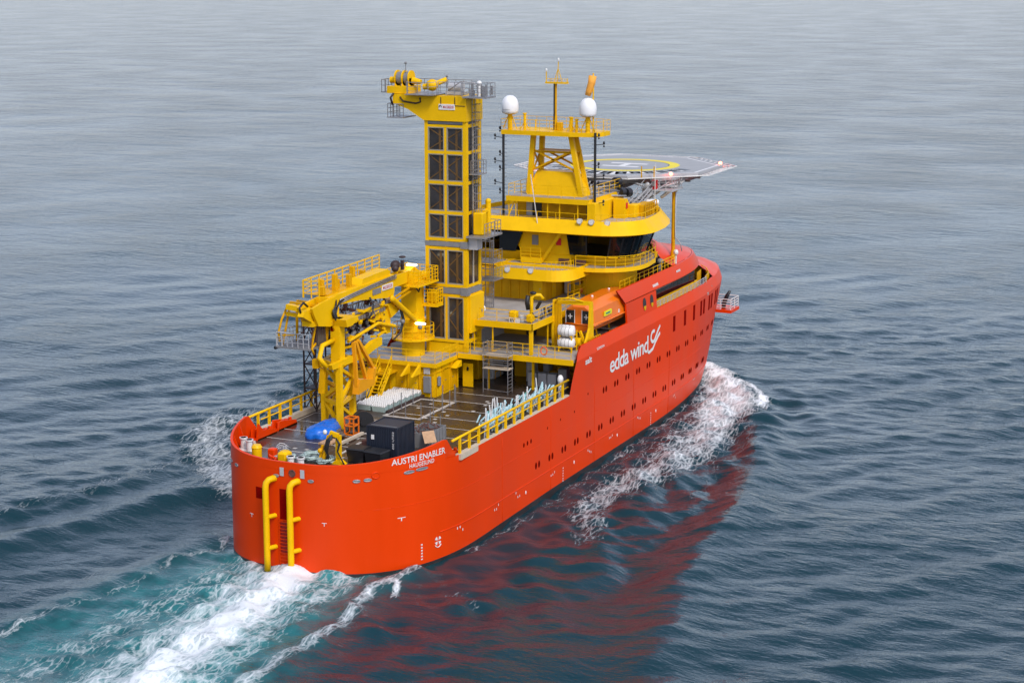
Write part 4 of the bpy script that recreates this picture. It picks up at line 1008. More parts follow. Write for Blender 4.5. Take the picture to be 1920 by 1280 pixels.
# smoked translucent-looking panels with their frames and front bracing painted glass-dim
k = 0
PF = mat('panel_frame_grey', (.30, .27, .2), .5, var=.15)
for a, b in ((11.33, 15.02), (16.13, 19.07), (20.08, 22.12), (22.38, 24.67), (24.93, 27.22), (27.48, 29.47)):
    for y0, y1 in ((Y0+.32, ym-.12), (ym+.12, Y1-.32)):
        h = MB(); h.box(X0+.16, X0+.2, y0+.08, y1-.08, a+.08, b-.08); p_ = h.build('panel', TGLASS, tw)
        h = MB()
        for (ya, yb, za, zb) in ((y0, y0+.09, a, b), (y1-.09, y1, a, b), (y0+.09, y1-.09, a, a+.09), (y0+.09, y1-.09, b-.09, b)): h.box(X0+.02, X0+.2, ya, yb, za, zb)
        h.build('panel_frame', PF, p_)
        g = MB(); outer, inner = (y0+.12, y1-.1) if y0 < ym-.3 else (y1-.12, y0+.1); mz = (a+b)/2
        g.beam((X0+.14, outer, a+.15), (X0+.14, inner, mz-.08), .10, .03, up=(1, 0, 0)); g.beam((X0+.14, outer, b-.15), (X0+.14, inner, mz+.08), .10, .03, up=(1, 0, 0)); g.build('diagonal_brace', OCH, p_)
        g = MB(); o_ = y0+.35 if y0 > ym else y0+.55; g.box(X0+.145, X0+.158, o_, o_+.2, a+.1, b-.1); g.build('inner_column', OCH, p_)
    xm = (X0+X1)/2
    for x0, x1 in ((X0+.42, xm-.07), (xm+.07, X1-.42)):
        if a < 12: continue
        h = MB(); h.box(x0, x1, Y0+.1, Y0+.14, a, b); h.build('side_panel', TGLASS, tw)
    h = MB(); h.box(X0+.5, X1-.5, Y1-.14, Y1-.1, a, b); h.box(X1-.14, X1-.1, Y0+.5, Y1-.5, a, b); h.build('rear_panels', BROWN, tw)
h = MB(); h.bbox(X0+.35, X1+.1, Y0-.22, Y0+.1, 11.9, 15.2, .06); dl = h.build('landing_door', YEL, tw)
g = MB(); g.bbox(X1-.5, X1-.4, Y0-.3, Y0-.22, 13.4, 13.8, .02); g.build('handle', STEEL, dl)
h = MB(); h.box(X0+.1, X0+.5, Y0+.3, Y1-.3, 10.1, 11.0); h.build('base_plinth', YEL, tw)
# top box with its overhanging arm
h = MB(); h.prism([(.72, 30.0), (4.7, 30.0), (6.15, 30.87), (7.62, 31.36), (7.62, 32.12), (.72, 32.1)], 'x', 33.35, 36.55)
h.build('head_box', YEL, tw)
h = MB()
for y in (3.05, 1.75): h.beam((33.33, y, 31.4), (33.33, y, 32.0), .05)
h.beam((33.33, 3.05, 31.35), (33.33, .8, 31.3), .05); h.tube([(33.28, 5.0, 31.9), (33.28, 4.95, 31.55), (33.28, 5.4, 31.4), (33.28, 6.6, 31.55), (33.28, 6.9, 31.9)], .07, 6); h.tube([(33.3, 7.5, 32.2), (33.2, 7.75, 31.8), (33.3, 7.6, 31.2)], .1, 6)
h.build('cable_trays', BROWN, tw)
h = MB(); h.box(33.3, 33.35, 1.75, 3.25, 30.95, 31.42); sg = h.build('maker_sign', WHITE, tw)
lettering('sign_lettering', 'MACGREGOR', 1.0, .24, lambda u, v: Vector((33.285, 2.83-u, 31.07+v)), SIGNRED, sg, .01)
h = MB(); h.tube([(33.285, 3.08+.1*math.cos(a), 31.2+.12*math.sin(a)) for a in np.linspace(-.4, 3.6, 8)], .03, 4); h.build('sign_emblem', BLACK, sg)
# platforms and rails on the head
for bx_ in ((33.0, 34.9, -1.3, .9, 32.0, 32.12), (32.6, 36.6, 3.4, 6.1, 32.14, 32.2)):
    h = MB(); h.box(*bx_); h.build('head_platform', STEEL, tw)
for pts in ([(33.05, 1.0, 32.12), (33.05, -1.25, 32.12), (34.85, -1.25, 32.12), (34.85, .9, 32.12)], [(33.3, 3.4, 32.15), (32.65, 3.9, 32.1), (32.65, 5.9, 32.1), (33.2, 6.1, 32.15)], [(36.6, 1, 32.15), (36.6, 7, 32.15)], [(33.35, 3.3, 32.15), (33.35, 1.0, 32.15)]):
    h = MB(); h.rail(pts, 1.1, .025, .8); h.build('railing', STEEL, tw)
h = MB(); h.box(33.6, 36.0, 6.3, 8.3, 32.15, 32.75); h.box(34.0, 35.6, 6.6, 8.0, 31.9, 32.2); wb = h.build('winch_base', YEL, tw)
for y in (6.55, 7.25):
    h = MB(); h.cyl((34.7, y, 33.4), (34.7, y+.5, 33.4), .52, n=20); h.build('wire_drum', GREY, tw)
for y in (6.48, 7.1, 7.78):
    h = MB(); h.cyl((34.7, y, 33.4), (34.7, y+.1, 33.4), .66, n=20); h.box(34.2, 35.2, y, y+.1, 32.75, 33.4); h.build('drum_flange', YEL, tw)
h = MB(); h.cyl((34.7, 7.9, 33.2), (34.7, 8.5, 33.2), .28, n=12); h.build('winch_motor', YEL, tw)
h = MB(); h.cyl((34.7, 6.4, 33.2), (34.7, 5.6, 33.1), .3, .2, n=12); h.build('winch_motor', YEL, tw)
h = MB(); h.box(33.4, 36.4, 8.3, 8.75, 32.2, 32.3); h.rail([(33.4, 8.3, 32.3), (33.4, 8.7, 32.3), (36.4, 8.7, 32.3)], 1.0, .03, .6, 2); h.build('winch_side_step', STEEL, tw)
h = MB(); h.box(33.2, 35.6, 6.6, 8.15, 30.1, 30.2); h.rail([(33.3, 6.6, 30.2), (33.3, 8.1, 30.2), (35.5, 8.1, 30.2)], 1.1, .03, .55); h.build('hanging_cage', STEEL, tw)
h = MB(); h.ell((34.2, 4.3, 32.9), (.5, .55, .5)); h.cyl((34.2, 4.4, 32.8), (34.2, 5.1, 32.75), .25, n=12); h.cyl((34.2, 4.0, 33.0), (35.4, 3.6, 33.3), .22, n=10); h.build('slewing_gear', YEL, tw)
h = MB(); h.cyl((34.8, 1.7, 32.75), (34.8, 2.9, 32.75), .45, n=16); h.box(34.3, 35.3, 1.5, 3.1, 32.15, 32.4); h.build('equipment_tank', LGREY, tw)
h = MB()
for k in range(24): a, b = random.uniform(33.6, 36.2), random.uniform(-.9, 3.2); h.beam((a, b, 32.15), (a, b, 32.5+random.random()*.6), random.uniform(.08, .22))
h.tube([(33.8, 2.6, 32.5), (34.0, 1.5, 33.3), (34.3, .4, 33.2), (34.3, -.4, 32.3)], .05, 6); h.build('head_machinery', STEEL, tw)
for (x, y, z) in ((34.4, 6.9, 34.6), (34.4, 3.0, 33.6)):
    h = MB(); h.beam((x, y, 32.7), (x, y, z), .05); h.ell((x, y, z+.08), (.12, .12, .12), 8, 6); h.build('beacon', GREY, tw)
h = MB(); h.ell((34, -.2, 33.2), (.22, .22, .22)); h.cyl((34, -.2, 32.1), (34, -.2, 33.1), .12, n=8); h.build('camera_housing', WHITE, tw)
# ladder cages and landing platforms on the starboard face
h = MB(); yy = .66
for x in (34.4, 35.0): h.beam((x, yy, 20.4), (x, yy, 31.8), .05)
for k in range(36): h.beam((34.4, yy, 20.5+k*.31), (35.0, yy, 20.5+k*.31), .035)
for k in range(16):
    z = 21.2+k*.68
    h.tube([(34.3, yy, z), (34.3, yy-.45, z), (34.7, yy-.6, z), (35.1, yy-.45, z), (35.1, yy, z)], .022, 4)
for x in (34.3, 34.7, 35.1): h.beam((x, yy-.5, 21.2), (x, yy-.5, 31.4), .03)
h.build('caged_ladder', STEEL, tw)
for z in (25.6,):
    h = MB(); h.box(34.0, 35.6, -.15, .78, z-.1, z); h.rail([(34.0, .6, z), (34.0, -.1, z), (35.5, -.1, z), (35.5, .6, z)], 1.1, .025, .5); h.build('ladder_landing', STEEL, tw)
h = MB(); h.box(33.2, 36.6, -1.1, .7, 20.25, 20.4); h.rail([(33.3, -1.0, 20.4), (36.5, -1.0, 20.4), (36.5, .6, 20.4)], 1.1, .025, .6); h.build('gangway_landing', STEEL, tw)
h = MB(); h.bbox(34.1, 35.0, -.4, .5, 20.4, 22.3, .08); h.cyl((35.9, -.1, 20.4), (35.9, -.1, 23.0), .24, n=12); h.ell((35.9, -.1, 23.1), (.26, .26, .26)); h.beam((35.0, -.1, 22.3), (35.9, -.1, 22.4), .25); h.build('gangway_slewing_head', YEL, tw)
h = MB(); h.box(33.7, 34.7, -.1, .7, 19.2, 20.2); h.build('bracket_box', LGREY, tw)
# grey stair tower between the gangway tower and the bridge
stt = thing('ladder_tower', 'slim galvanised ladder frame between the panelled tower and the bridge front', 'ladder', (40.0, 1.9, 13))
h = MB()
for x in (39.6, 40.4):
    for y in (1.5, 2.3): h.beam((x, y, 13), (x, y, 19.3), .05)
for k in range(8):
    z = 13.4+k*.8
    for a, b in (((39.6, 1.5), (40.4, 1.5)), ((39.6, 2.3), (40.4, 2.3)), ((39.6, 1.5), (39.6, 2.3)), ((40.4, 1.5), (40.4, 2.3))): h.beam((*a, z), (*b, z), .04)
h.build('frame', STEEL, stt)
for z in (15.6, 17.2):
    h = MB(); h.box(39.3, 41.4, 1.0, 2.6, z-.08, z); h.rail([(39.4, 2.5, z), (39.4, 1.1, z), (41.3, 1.1, z)], 1.0, .02, .6); h.build('landing', STEEL, stt)
h = MB()
for x in (39.85, 40.15): h.beam((x, 1.45, 13), (x, 1.45, 19), .04)
for k in range(20): h.beam((39.85, 1.45, 13.1+k*.3), (40.15, 1.45, 13.1+k*.3), .03)
h.build('ladder', STEEL, stt)
# ================================================================ knuckle boom crane
cr_ = thing('knuckle_boom_crane', 'large yellow knuckle boom crane on a round pedestal, boom folded aft over the deck', 'crane', (31.8, 5.1, 10.12))
px, py = 31.8, 5.1
h = MB(); h.cyl((px, py, 10.1), (px, py, 13.35), 1.0, n=32); h.cyl((px, py, 13.0), (px, py, 13.3), 1.08, n=32); h.cyl((px, py, 12.2), (px, py, 12.3), 1.05, n=32); h.build('pedestal', YEL, cr_)
h = MB(); n = 28; ri = [(px+1.0*math.cos(2*PI*i/n), py+1.0*math.sin(2*PI*i/n), 11.7) for i in range(n)]; ro = [(px+1.85*math.cos(2*PI*i/n), py+1.85*math.sin(2*PI*i/n), 11.7) for i in range(n)]
h.loft([ri, ro, [(x, y, 11.55) for x, y, z in ro], [(x, y, 11.55) for x, y, z in ri]], smooth=False)
h.build('ring_platform', YEL, cr_)
h = MB(); h.rail([(px+1.8*math.cos(2*PI*i/14), py+1.8*math.sin(2*PI*i/14), 11.7) for i in range(14)], 1.1, .028, 1.0, closed=True); h.build('ring_railing', YEL, cr_)
h = MB(); b = [(px-.78, py-.75), (px+.7, py-.75), (px+.7, py+.75), (px-.78, py+.75)]
h.loft([[(x, y, 13.35) for x, y in b], [(px+(x-px)*.95, py+(y-py)*.95, 16.4) for x, y in b]], cap1=True, smooth=False); h.build('king_post', YEL, cr_)
h = MB(); h.box(px-2.2, px+1.6, py-1.7, py-.72, 16.35, 16.5); h.box(px-2.4, px+1.6, py-.72, py+1.3, 16.4, 16.6); h.build('top_platform', YEL, cr_)
for pts in ([(px-2.1, py-.75, 16.5), (px-2.1, py-1.65, 16.5), (px+1.5, py-1.65, 16.5), (px+1.5, py+1.2, 16.5)], [(px-2.3, py+1.2, 16.6), (px+1.4, py+1.2, 16.6)]):
    h = MB(); h.rail(pts, 1.2, .03, .55, 4); h.build('platform_railing', YEL, cr_)
h = MB(); h.prism([(px-1.9, 16.5), (px+.3, 16.5), (px+.4, 17.3), (px-.8, 17.9), (px-1.9, 17.6)], 'y', py-.6, py+.6); h.cyl((px+.9, py-1.0, 16.9), (px+.9, py+.2, 16.9), .38, n=16); h.build('boom_root_housing', YEL, cr_)
h = MB(); h.box(px+.4, px+1.6, py-2.1, py-.7, 14.3, 14.6); h.rail([(px+.4, py-.8, 14.6), (px+.4, py-2.05, 14.6), (px+1.6, py-2.05, 14.6), (px+1.6, py-.8, 14.6)], 1.2, .04, .4, 4); h.bbox(px+.6, px+1.4, py-1.8, py-1.0, 14.6, 15.5, .08); h.build('operator_balcony', YEL, cr_)
h = MB(); h.prism([(27.4, 17.8), (16.6, 17.6), (16.6, 16.9), (21.5, 16.6), (26.2, 16.0), (27.2, 15.95), (27.4, 16.4)], 'y', 4.5, 5.65); h.build('main_boom', YEL, cr_)
for y in (4.6, 5.5):
    h = MB(); h.prism([(27.2, 17.6), (30.9, 17.7), (31.4, 17.2), (31.0, 16.7), (27.2, 16.7)], 'y', y-.08, y+.08); h.build('boom_cheek_plate', YEL, cr_)
for z in (16.2, 16.55):
    h = MB(); h.beam((27.2, 4.3, z-.6), (31.2, 4.3, z), .14); h.build('link_rod', YEL2, cr_)
h = MB(); h.box(17.2, 27.2, 5.0, 6.5, 17.62, 17.72); h.build('boom_walkway', YEL2, cr_)
h = MB(); h.box(22.4, 27.0, 4.7, 5.6, 17.72, 18.2); h.prism([(27.0, 17.7), (22.0, 17.7), (22.4, 18.2), (26.6, 18.35)], 'y', 4.65, 5.7); h.build('boom_hood', YEL, cr_)
for y in (6.45, 4.6):
    h = MB()
    if y > 5: h.rail([(16.0, y, 17.6), (28.4, y, 17.8)], 1.35, .045, 1.2, 4)
    else: h.rail([(16.0, 5.0, 17.6), (16.0, 6.4, 17.6)], 1.35, .04, .7, 4)
    h.build('boom_railing', YEL, cr_)
h = MB()
for k, (x, y) in enumerate(((17.0, 5.3), (18.2, 6.1), (19.3, 5.5), (20.5, 6.0), (21.2, 5.3), (23.2, 6.1), (25.0, 6.2))): h.bbox(x-.18, x+.18, y-.2, y+.2, 17.7, 18.4+.3*((k*7) % 3), .03)
h.build('boom_equipment', YEL2, cr_)
h = MB()
for dy, dz in ((0, 0), (0, .13), (0, -.13)): h.tube([(27.6, 4.42, 17.6+dz), (24, 4.42, 17.45+dz), (20, 4.44, 17.2+dz), (18.2, 4.44, 17.05+dz)], .05, 6)
h.build('hydraulic_pipes', STEEL, cr_)
h = MB(); h.box(23.6, 25.0, 4.44, 4.49, 16.65, 17.1); h.build('grey_plate', GREY, cr_)
h = MB(); h.box(25.2, 27.0, 4.43, 4.49, 16.75, 17.2); s2 = h.build('maker_sign', WHITE, cr_)
lettering('sign_lettering', 'MACGREGOR', 1.6, .28, lambda u, v: Vector((25.3+u, 4.42, 16.84+v)), SIGNRED, s2, .01)
h = MB(); h.cyl((26.6, 4.3, 15.9), (30.6, 4.3, 13.4), .24, n=14); h.ell((26.6, 4.3, 15.9), (.3, .2, .3)); h.box(30.3, 31.0, 4.15, 4.5, 13.3, 13.9); h.build('luffing_cylinder', YEL, cr_)
# knuckle head and folded jib below the boom
h = MB(); h.prism([(17.6, 17.6), (15.2, 17.4), (13.9, 17.2), (14.2, 16.6), (14.8, 15.7), (16.6, 15.35), (17.9, 15.5), (18.0, 16.6)], 'y', 4.4, 4.62); h.prism([(17.6, 17.6), (15.2, 17.4), (13.9, 17.2), (14.2, 16.6), (14.8, 15.7), (16.6, 15.35), (17.9, 15.5), (18.0, 16.6)], 'y', 5.6, 5.82)
h.box(14.3, 16.8, 4.6, 5.6, 15.7, 16.1); h.prism([(14.0, 16.9), (16.0, 16.2), (16.2, 16.4), (14.2, 17.2)], 'y', 4.6, 5.6); h.build('knuckle_head', YEL, cr_)
h = MB(); h.beam((14.9, 5.0, 16.8), (15.0, 7.3, 17.0), .45, .4); h.beam((15.0, 5.2, 16.3), (15.2, 7.5, 16.4), .3, .3); h.prism([(14.6, 15.9), (14.5, 17.0), (13.2, 17.1), (13.0, 16.7)], 'y', 4.7, 5.2); h.build('tip_bracket', YEL, cr_)
h = MB(); h.box(17.6, 25.8, 4.75, 5.5, 15.0, 15.4); h.box(18.0, 23.6, 4.85, 5.4, 14.75, 15.0); h.build('folded_jib', YEL, cr_)
h = MB()
for z in (15.6, 15.75): h.tube([(17.6, 4.7, z), (27.2, 4.7, z-.1)], .06, 6)
for k in range(18): h.box(18.5+k*.42, 18.7+k*.42, 4.55, 4.7, 15.0, 15.28)
h.build('cable_chain', STEEL, cr_)
h = MB(); h.prism([(23.4, 15.0), (27.2, 15.0), (27.2, 12.9), (26.5, 12.9)], 'y', 4.8, 5.3); h.build('jib_gusset', YEL, cr_)
h = MB(); h.prism([(26.4, 15.4), (28.0, 15.6), (28.4, 14.6), (27.0, 14.2)], 'y', 4.6, 5.6); h.cyl((27.6, 4.5, 15.2), (27.6, 5.7, 15.2), .3, n=12); h.build('jib_tip', YEL, cr_)
h = MB()
for k in range(5):
    o_ = k*.09; h.tube([(17.5, 4.35, 17.3-o_), (17.0-o_, 4.2, 16.6), (17.2-o_, 4.1, 15.9), (17.6+o_, 4.25, 15.0)], .055, 6)
for k in range(3): h.tube([(27.4, 4.5, 15.4-k*.1), (28.3-k*.1, 4.4, 14.8), (28.7-k*.15, 4.3, 13.8), (28.1-k*.1, 4.3, 12.8), (27.0, 4.4, 12.4)], .06, 6)
h.tube([(30.5, 4.2, 16.3), (30.8, 4.0, 15.8), (31.3, 4.1, 16.2), (31.8, 4.1, 16.4), (32.4, 4.1, 16.0), (32.7, 4.2, 15.4), (32.6, 4.3, 14.8)], .07, 6)
h.tube([(14.2, 5.0, 17.3), (13.6, 5.0, 17.7), (13.0, 5.0, 17.4), (13.2, 5.0, 16.9)], .09, 6); h.tube([(23, 4.4, 16.6), (23.2, 4.2, 16.0), (22.9, 4.1, 15.4), (22.4, 4.2, 15.0)], .07, 6)
for k in range(6):
    y_ = 4.3+k*.1; h.tube([(18.6-k*.1, y_, 17.2), (17.4+k*.08, y_-.15, 16.9-k*.08), (16.9, y_-.2, 16.2), (17.2+k*.05, y_-.2, 15.5), (18.2, y_, 15.2-k*.05)], .05, 5)
h.build('hydraulic_hoses', DARK, cr_)
for k in range(70):
    h = MB(); a = random.uniform(18.2, 26.2); z = random.uniform(12.7, 15.9); y = random.uniform(4.6, 6.0)
    h.beam((a, y, z), (a+random.uniform(-.9, .9), y+random.uniform(-.3, .3), z+random.uniform(-.3, .5)), random.uniform(.08, .3))
    h.build('tool_fitting', (RUST, BROWN, GREY)[k % 3], cr_)
h = MB()
for k in range(30):
    a = random.uniform(18.5, 26); z = random.uniform(12.9, 15.8); h.beam((a, 4.6, z), (a+random.uniform(-1.2, 1.2), 4.7, z+random.uniform(-.3, .3)), random.uniform(.12, .25))
h.cyl((19.5, 4.5, 13.6), (24.5, 4.5, 14.2), .14, n=8); h.cyl((24.5, 4.5, 14.2), (27.5, 4.6, 13.4), .16, n=8)
h.build('tool_linkage', YEL, cr_)
BASK0 = len(BUILT)
# suspended work basket at the boom tip
h = MB()
for y in (5.5, 8.1):
    h.beam((15.6, y, 13.9), (15.2, y-.3, 17.0), .16); h.beam((13.4, y, 13.9), (14.2, y-.3, 17.1), .12)
h.beam((15.2, 5.2, 17.0), (15.2, 7.8, 17.1), .25); h.beam((14.2, 5.2, 17.1), (14.2, 7.8, 17.2), .18); h.beam((15.4, 5.4, 15.6), (15.4, 6.8, 17.0), .1); h.beam((15.7, 5.9, 13.9), (15.3, 6.4, 17.0), .16); h.beam((15.6, 5.5, 13.8), (15.6, 5.2, 17.4), .25)
h.build('basket_frame', YEL2, cr_)
h = MB()
for k in range(9): h.beam((15.7, 5.5+k*.33, 13.9), (15.4, 5.4+k*.30, 16.6), .04)
for k in range(6): h.beam((15.7-.05*k, 5.5, 14.1+k*.45), (15.7-.05*k, 8.2, 14.1+k*.45), .035)
for k in range(7): h.beam((13.2+k*.38, 5.45, 13.9), (13.6+k*.3, 5.3, 16.7), .05)
h.beam((15.7, 5.5, 14), (15.4, 8.2, 16.6), .06); h.beam((15.7, 8.2, 14), (15.4, 5.5, 16.6), .06); h.build('basket_mesh', RUST, cr_)
h = MB(); h.box(15.72, 15.78, 5.5, 6.6, 13.9, 16.4); h.box(14.2, 15.7, 5.38, 5.44, 13.9, 15.6); h.build('mesh_panel', mat('weathered_mesh', (.10, .08, .06), .8, var=.4, scale=4), cr_)
BASK1 = len(BUILT)
# folded gangway frame lying beside the boom
h = MB()
for y in (5.9, 7.0):
    for z in (14.6, 15.9): h.beam((18.0, y, z), (27.6, y, z+.1), .12)
    for k in range(10): h.beam((18+k*.97, y, 14.6), (18.97+k*.97, y, 15.9), .07); h.beam((18+k*.97, y, 14.6), (18+k*.97, y, 15.9), .07)
for k in range(11): h.beam((18+k*.97, 5.9, 14.6), (18+k*.97, 7.0, 14.6), .07)
h.build('folded_gangway_truss', STEEL, cr_)
h = MB()
for k in range(8): a = 18.5+k*1.25; h.bbox(a, a+.8, 5.6, 6.5, 13.2+.35*((k*5) % 3), 14.4+.3*((k*3) % 2), .05)
h.build('hydraulic_power_packs', BROWN, cr_)
h = MB()
for k in range(7): a = 18.9+k*1.2; h.cyl((a, 5.3, 13.5), (a+.7, 5.3, 13.9), .2, n=8); h.ell((a+.2, 5.2, 14.3), (.2, .15, .2), 8, 5)
h.build('motors', GREY, cr_)
h = MB(); h.box(13.0, 16.0, 5.4, 8.5, 13.75, 13.9); h.build('basket_floor', GREY, cr_)
h = MB(); h.tube([(12.95, 8.5, 13.75), (15.9, 8.55, 13.75)], .14, 8); h.tube([(15.9, 8.55, 13.75), (16.0, 6.6, 13.75)], .14, 8); h.build('basket_fender', DARK, cr_)
h = MB(); h.rail([(16.0, 8.4, 13.9), (13.0, 8.4, 13.9), (13.0, 5.5, 13.9)], 1.1, .03, .5); h.rail([(13.05, 8.35, 13.9), (13.05, 7.0, 13.9)], 1.1, .05, .4, 2); h.build('basket_railing', LGREY, cr_)
h = MB(); h.tube([(14.6, 7.8, 14.2), (14.6, 7.9, 15.0), (14.8, 7.7, 16.0), (15.2, 7.5, 16.8)], .09, 8); h.beam((14.5, 7.5, 14.8), (14.5, 6.4, 14.9), .08); h.build('bent_arm', YEL2, cr_)
for o_ in BUILT[BASK0:BASK1]+[q for q in BUILT[BASK1:] if q.name.startswith(('basket_floor', 'basket_fender', 'basket_railing'))]:
    o_.data.transform(Matrix.Translation((1.5, -.35, 0)))
# bracket, hook and counterweight grab beside the rest
h = MB(); 
for a, b in (((18.6, 13.8), (18.8, 10.2)), ((19.3, 13.8), (21.5, 11.2)), ((18.9, 13.8), (20.3, 10.6))): h.beam((a[0], 3.5, a[1]), (b[0], 3.4, b[1]), .28, .25)
h.prism([(18.6, 9.6), (21.2, 9.9), (21.6, 11.2), (21.2, 11.2), (20.9, 10.4), (18.8, 10.8)], 'y', 3.1, 3.7); h.build('grab_frame', mat('amber_paint', (.76, .32, .004), .4, var=.1), cr_)
h = MB()
for k in range(2): h.tube([(16.8, 4.4, 15.7), (17.1, 4.4, 15.0), (17.4, 4.4, 14.9), (17.3, 4.4, 15.5)], .09, 6)
h.build('boom_hook', YEL, cr_)
for p in ((30.7, 4.6, 18.0), (31.0, 3.98, 12.95)):
    h = MB(); h.bbox(p[0]-.15, p[0]+.15, p[1]-.45, p[1]+.45, p[2], p[2]+.16, .03); h.build('flood_lamp', LAMP, cr_)
for p in ((30.2, 3.6, 12.9), (28.2, 4.2, 13.7)):
    h = MB(); h.ell(p, (.2, .2, .2)); h.build('camera_housing', GREY, cr_)
h = MB(); h.ell((29.6, 4.9, 18.3), (.16, .16, .3)); h.beam((29.6, 4.9, 17.8), (29.6, 4.9, 18.6), .25); h.ell((29.6, 4.9, 18.9), (.3, .3, .1)); h.ell((28.9, 5.2, 18.3), (.5, .4, .4)); h.ell((28.3, 4.9, 18.1), (.3, .3, .3)); h.build('boom_winch', BROWN, cr_)
# ---- boom rest
br = thing('boom_rest', 'yellow lattice tower standing on the cargo deck under the folded crane boom', 'support frame', (18, 5, 7.2))
cs = [(16.5, 3.65), (17.9, 5.85), (21.1, 6.5), (19.7, 4.3)]
for x, y in cs:
    h = MB(); h.beam((x, y, 7.2), (x, y, 12.3), .42); h.build('leg', YEL, br)
h = MB()
for i in range(4):
    a, b = cs[i], cs[(i+1) % 4]
    for z in (9.2, 12.2): h.beam((*a, z), (*b, z), .3)
    m0 = ((a[0]+b[0])/2, (a[1]+b[1])/2)
    h.beam((*a, 7.4), (*b, 9.1), .26); h.beam((*b, 9.3), (*a, 10.7), .26); h.beam((*a, 10.7), (*b, 12.1), .26)
h.build('bracing', YEL, br)
h = MB(); h.prism([(16.4, 3.5), (17.8, 6.0), (18.4, 5.8), (17.1, 3.5)], 'z', 12.3, 12.42); h.build('top_plate', YEL, br)
h = MB(); h.beam((17.5, 4.3, 12.3), (17.5, 4.3, 15.9), .82, .82); h.prism([(16.9, 15.9), (19.0, 15.9), (18.0, 15.3), (17.1, 15.3)], 'y', 3.2, 5.2); h.build('rest_post', YEL, br)
h = MB(); h.box(17.04, 17.1, 4.45, 4.65, 14.9, 15.7); h.build('post_slot', REDD, br)
h = MB(); h.prism([(15.2, 12.6), (20.4, 12.75), (22.0, 13.25), (23.4, 13.3), (23.4, 12.7), (22.2, 12.55), (20.6, 12.2), (15.4, 12.2)], 'y', 3.55, 3.95); h.build('service_arm', YEL, br)
h = MB(); h.tube([(15.2, 4.0, 12.4), (14.8, 4.4, 13.2), (15.6, 4.6, 14.0), (17.0, 4.4, 14.2)], .2, 8); h.build('arm_elbow', YEL, br)
h = MB(); h.beam((15.3, 4.4, 12.3), (15.3, 4.6, 10.3), .35); h.beam((15.2, 4.9, 13.0), (15.2, 4.9, 12.3), .5); h.tube([(15.0, 5.0, 13.4), (14.7, 5.0, 13.9), (15.3, 5.0, 14.2)], .1, 6); h.build('hanging_tackle', YEL2, br)
h = MB(); h.cyl((17.0, 4.0, 11.9), (17.0, 4.9, 11.9), .14, n=8); h.ell((16.85, 3.9, 11.95), (.16, .16, .14)); h.build('work_lights', GREY, br)
# ---- black lattice tower by the port rail
bl = thing('dark_lattice_tower', 'dark brown lattice tower standing by the port rail behind the boom rest', 'lattice tower', (21.1, 8.6, 7.3))
h = MB(); c4 = [(20.3, 8.0), (20.3, 9.1), (21.9, 8.0), (21.9, 9.1)]
for x, y in c4: h.beam((x, y, 7.3), (x, y, 15.0), .11)
h.build('posts', BROWN, bl)
h = MB()
for z0 in (7.4, 9.4, 11.2, 13.2):
    h.box(20.3, 21.9, 8.0, 9.1, z0+1.75, z0+1.85)
    for a, b in ((c4[0], c4[1]), (c4[1], c4[0]), (c4[0], c4[2]), (c4[2], c4[3])): h.beam((*a, z0), (*b, z0+1.8), .07)
h.build('bracing', BROWN, bl)
# ================================================================ things on the ship
def single(h, name, m, label, cat, group=None):
    o = h.build(name, m); recenter(o); return tag(o, label, cat, group)
# shipping container
ct = thing('shipping_container', 'dark navy ten foot shipping container near the stern', 'container', (11.1, -3.75, 7.2))
h = MB(); x0, x1, y0, y1, z0, z1 = 9.75, 12.45, -5.02, -2.48, 7.25, 9.78
h.box(x0+.04, x1-.04, y0+.04, y1-.04, z0, z1-.04); h.build('box_core', NAVY, ct)
for side in ('a', 's', 'p', 'f'):
    h = MB(); n = 12
    for k in range(n):
        t0 = k/n; t1 = (k+.5)/n
        if side in 'af': xx = x0 if side == 'a' else x1-.05; h.box(xx, xx+.05, y0+.1+(y1-y0-.2)*t0, y0+.1+(y1-y0-.2)*t1, z0+.12, z1-.12)
        else: yy = y0 if side == 's' else y1-.05; h.box(x0+.1+(x1-x0-.2)*t0, x0+.1+(x1-x0-.2)*t1, yy, yy+.05, z0+.12, z1-.12)
    h.build('corrugated_side', NAVY, ct)
h = MB()
for x in (x0-.02, x1-.08):
    for y in (y0-.02, y1-.08): h.box(x, x+.1, y, y+.1, z0-.02, z1+.01)
for z in (z0, z1-.1):
    h.box(x0, x1, y0-.015, y0+.06, z, z+.1); h.box(x0, x1, y1-.06, y1+.015, z, z+.1); h.box(x0-.015, x0+.06, y0, y1, z, z+.1); h.box(x1-.06, x1+.015, y0, y1, z, z+.1)
h.build('corner_frame', NAVY, ct)
h = MB(); h.box(x0+.3, x0+.36, y0+.2, y1-.2, z1-.03, z1+.005); h.build('roof_scratch', GREY, ct)
h = MB(); h.box(x0-.02, x0-.005, -3.1, -2.85, 8.75, 9.1); h.build('safety_plate', WHITE, ct)
lettering('container_number', 'ESTU 305', 1.3, .15, lambda u, v: Vector((x0-.012, -4.75+v*1.0, 9.45-u)), WHITE, ct, .0)
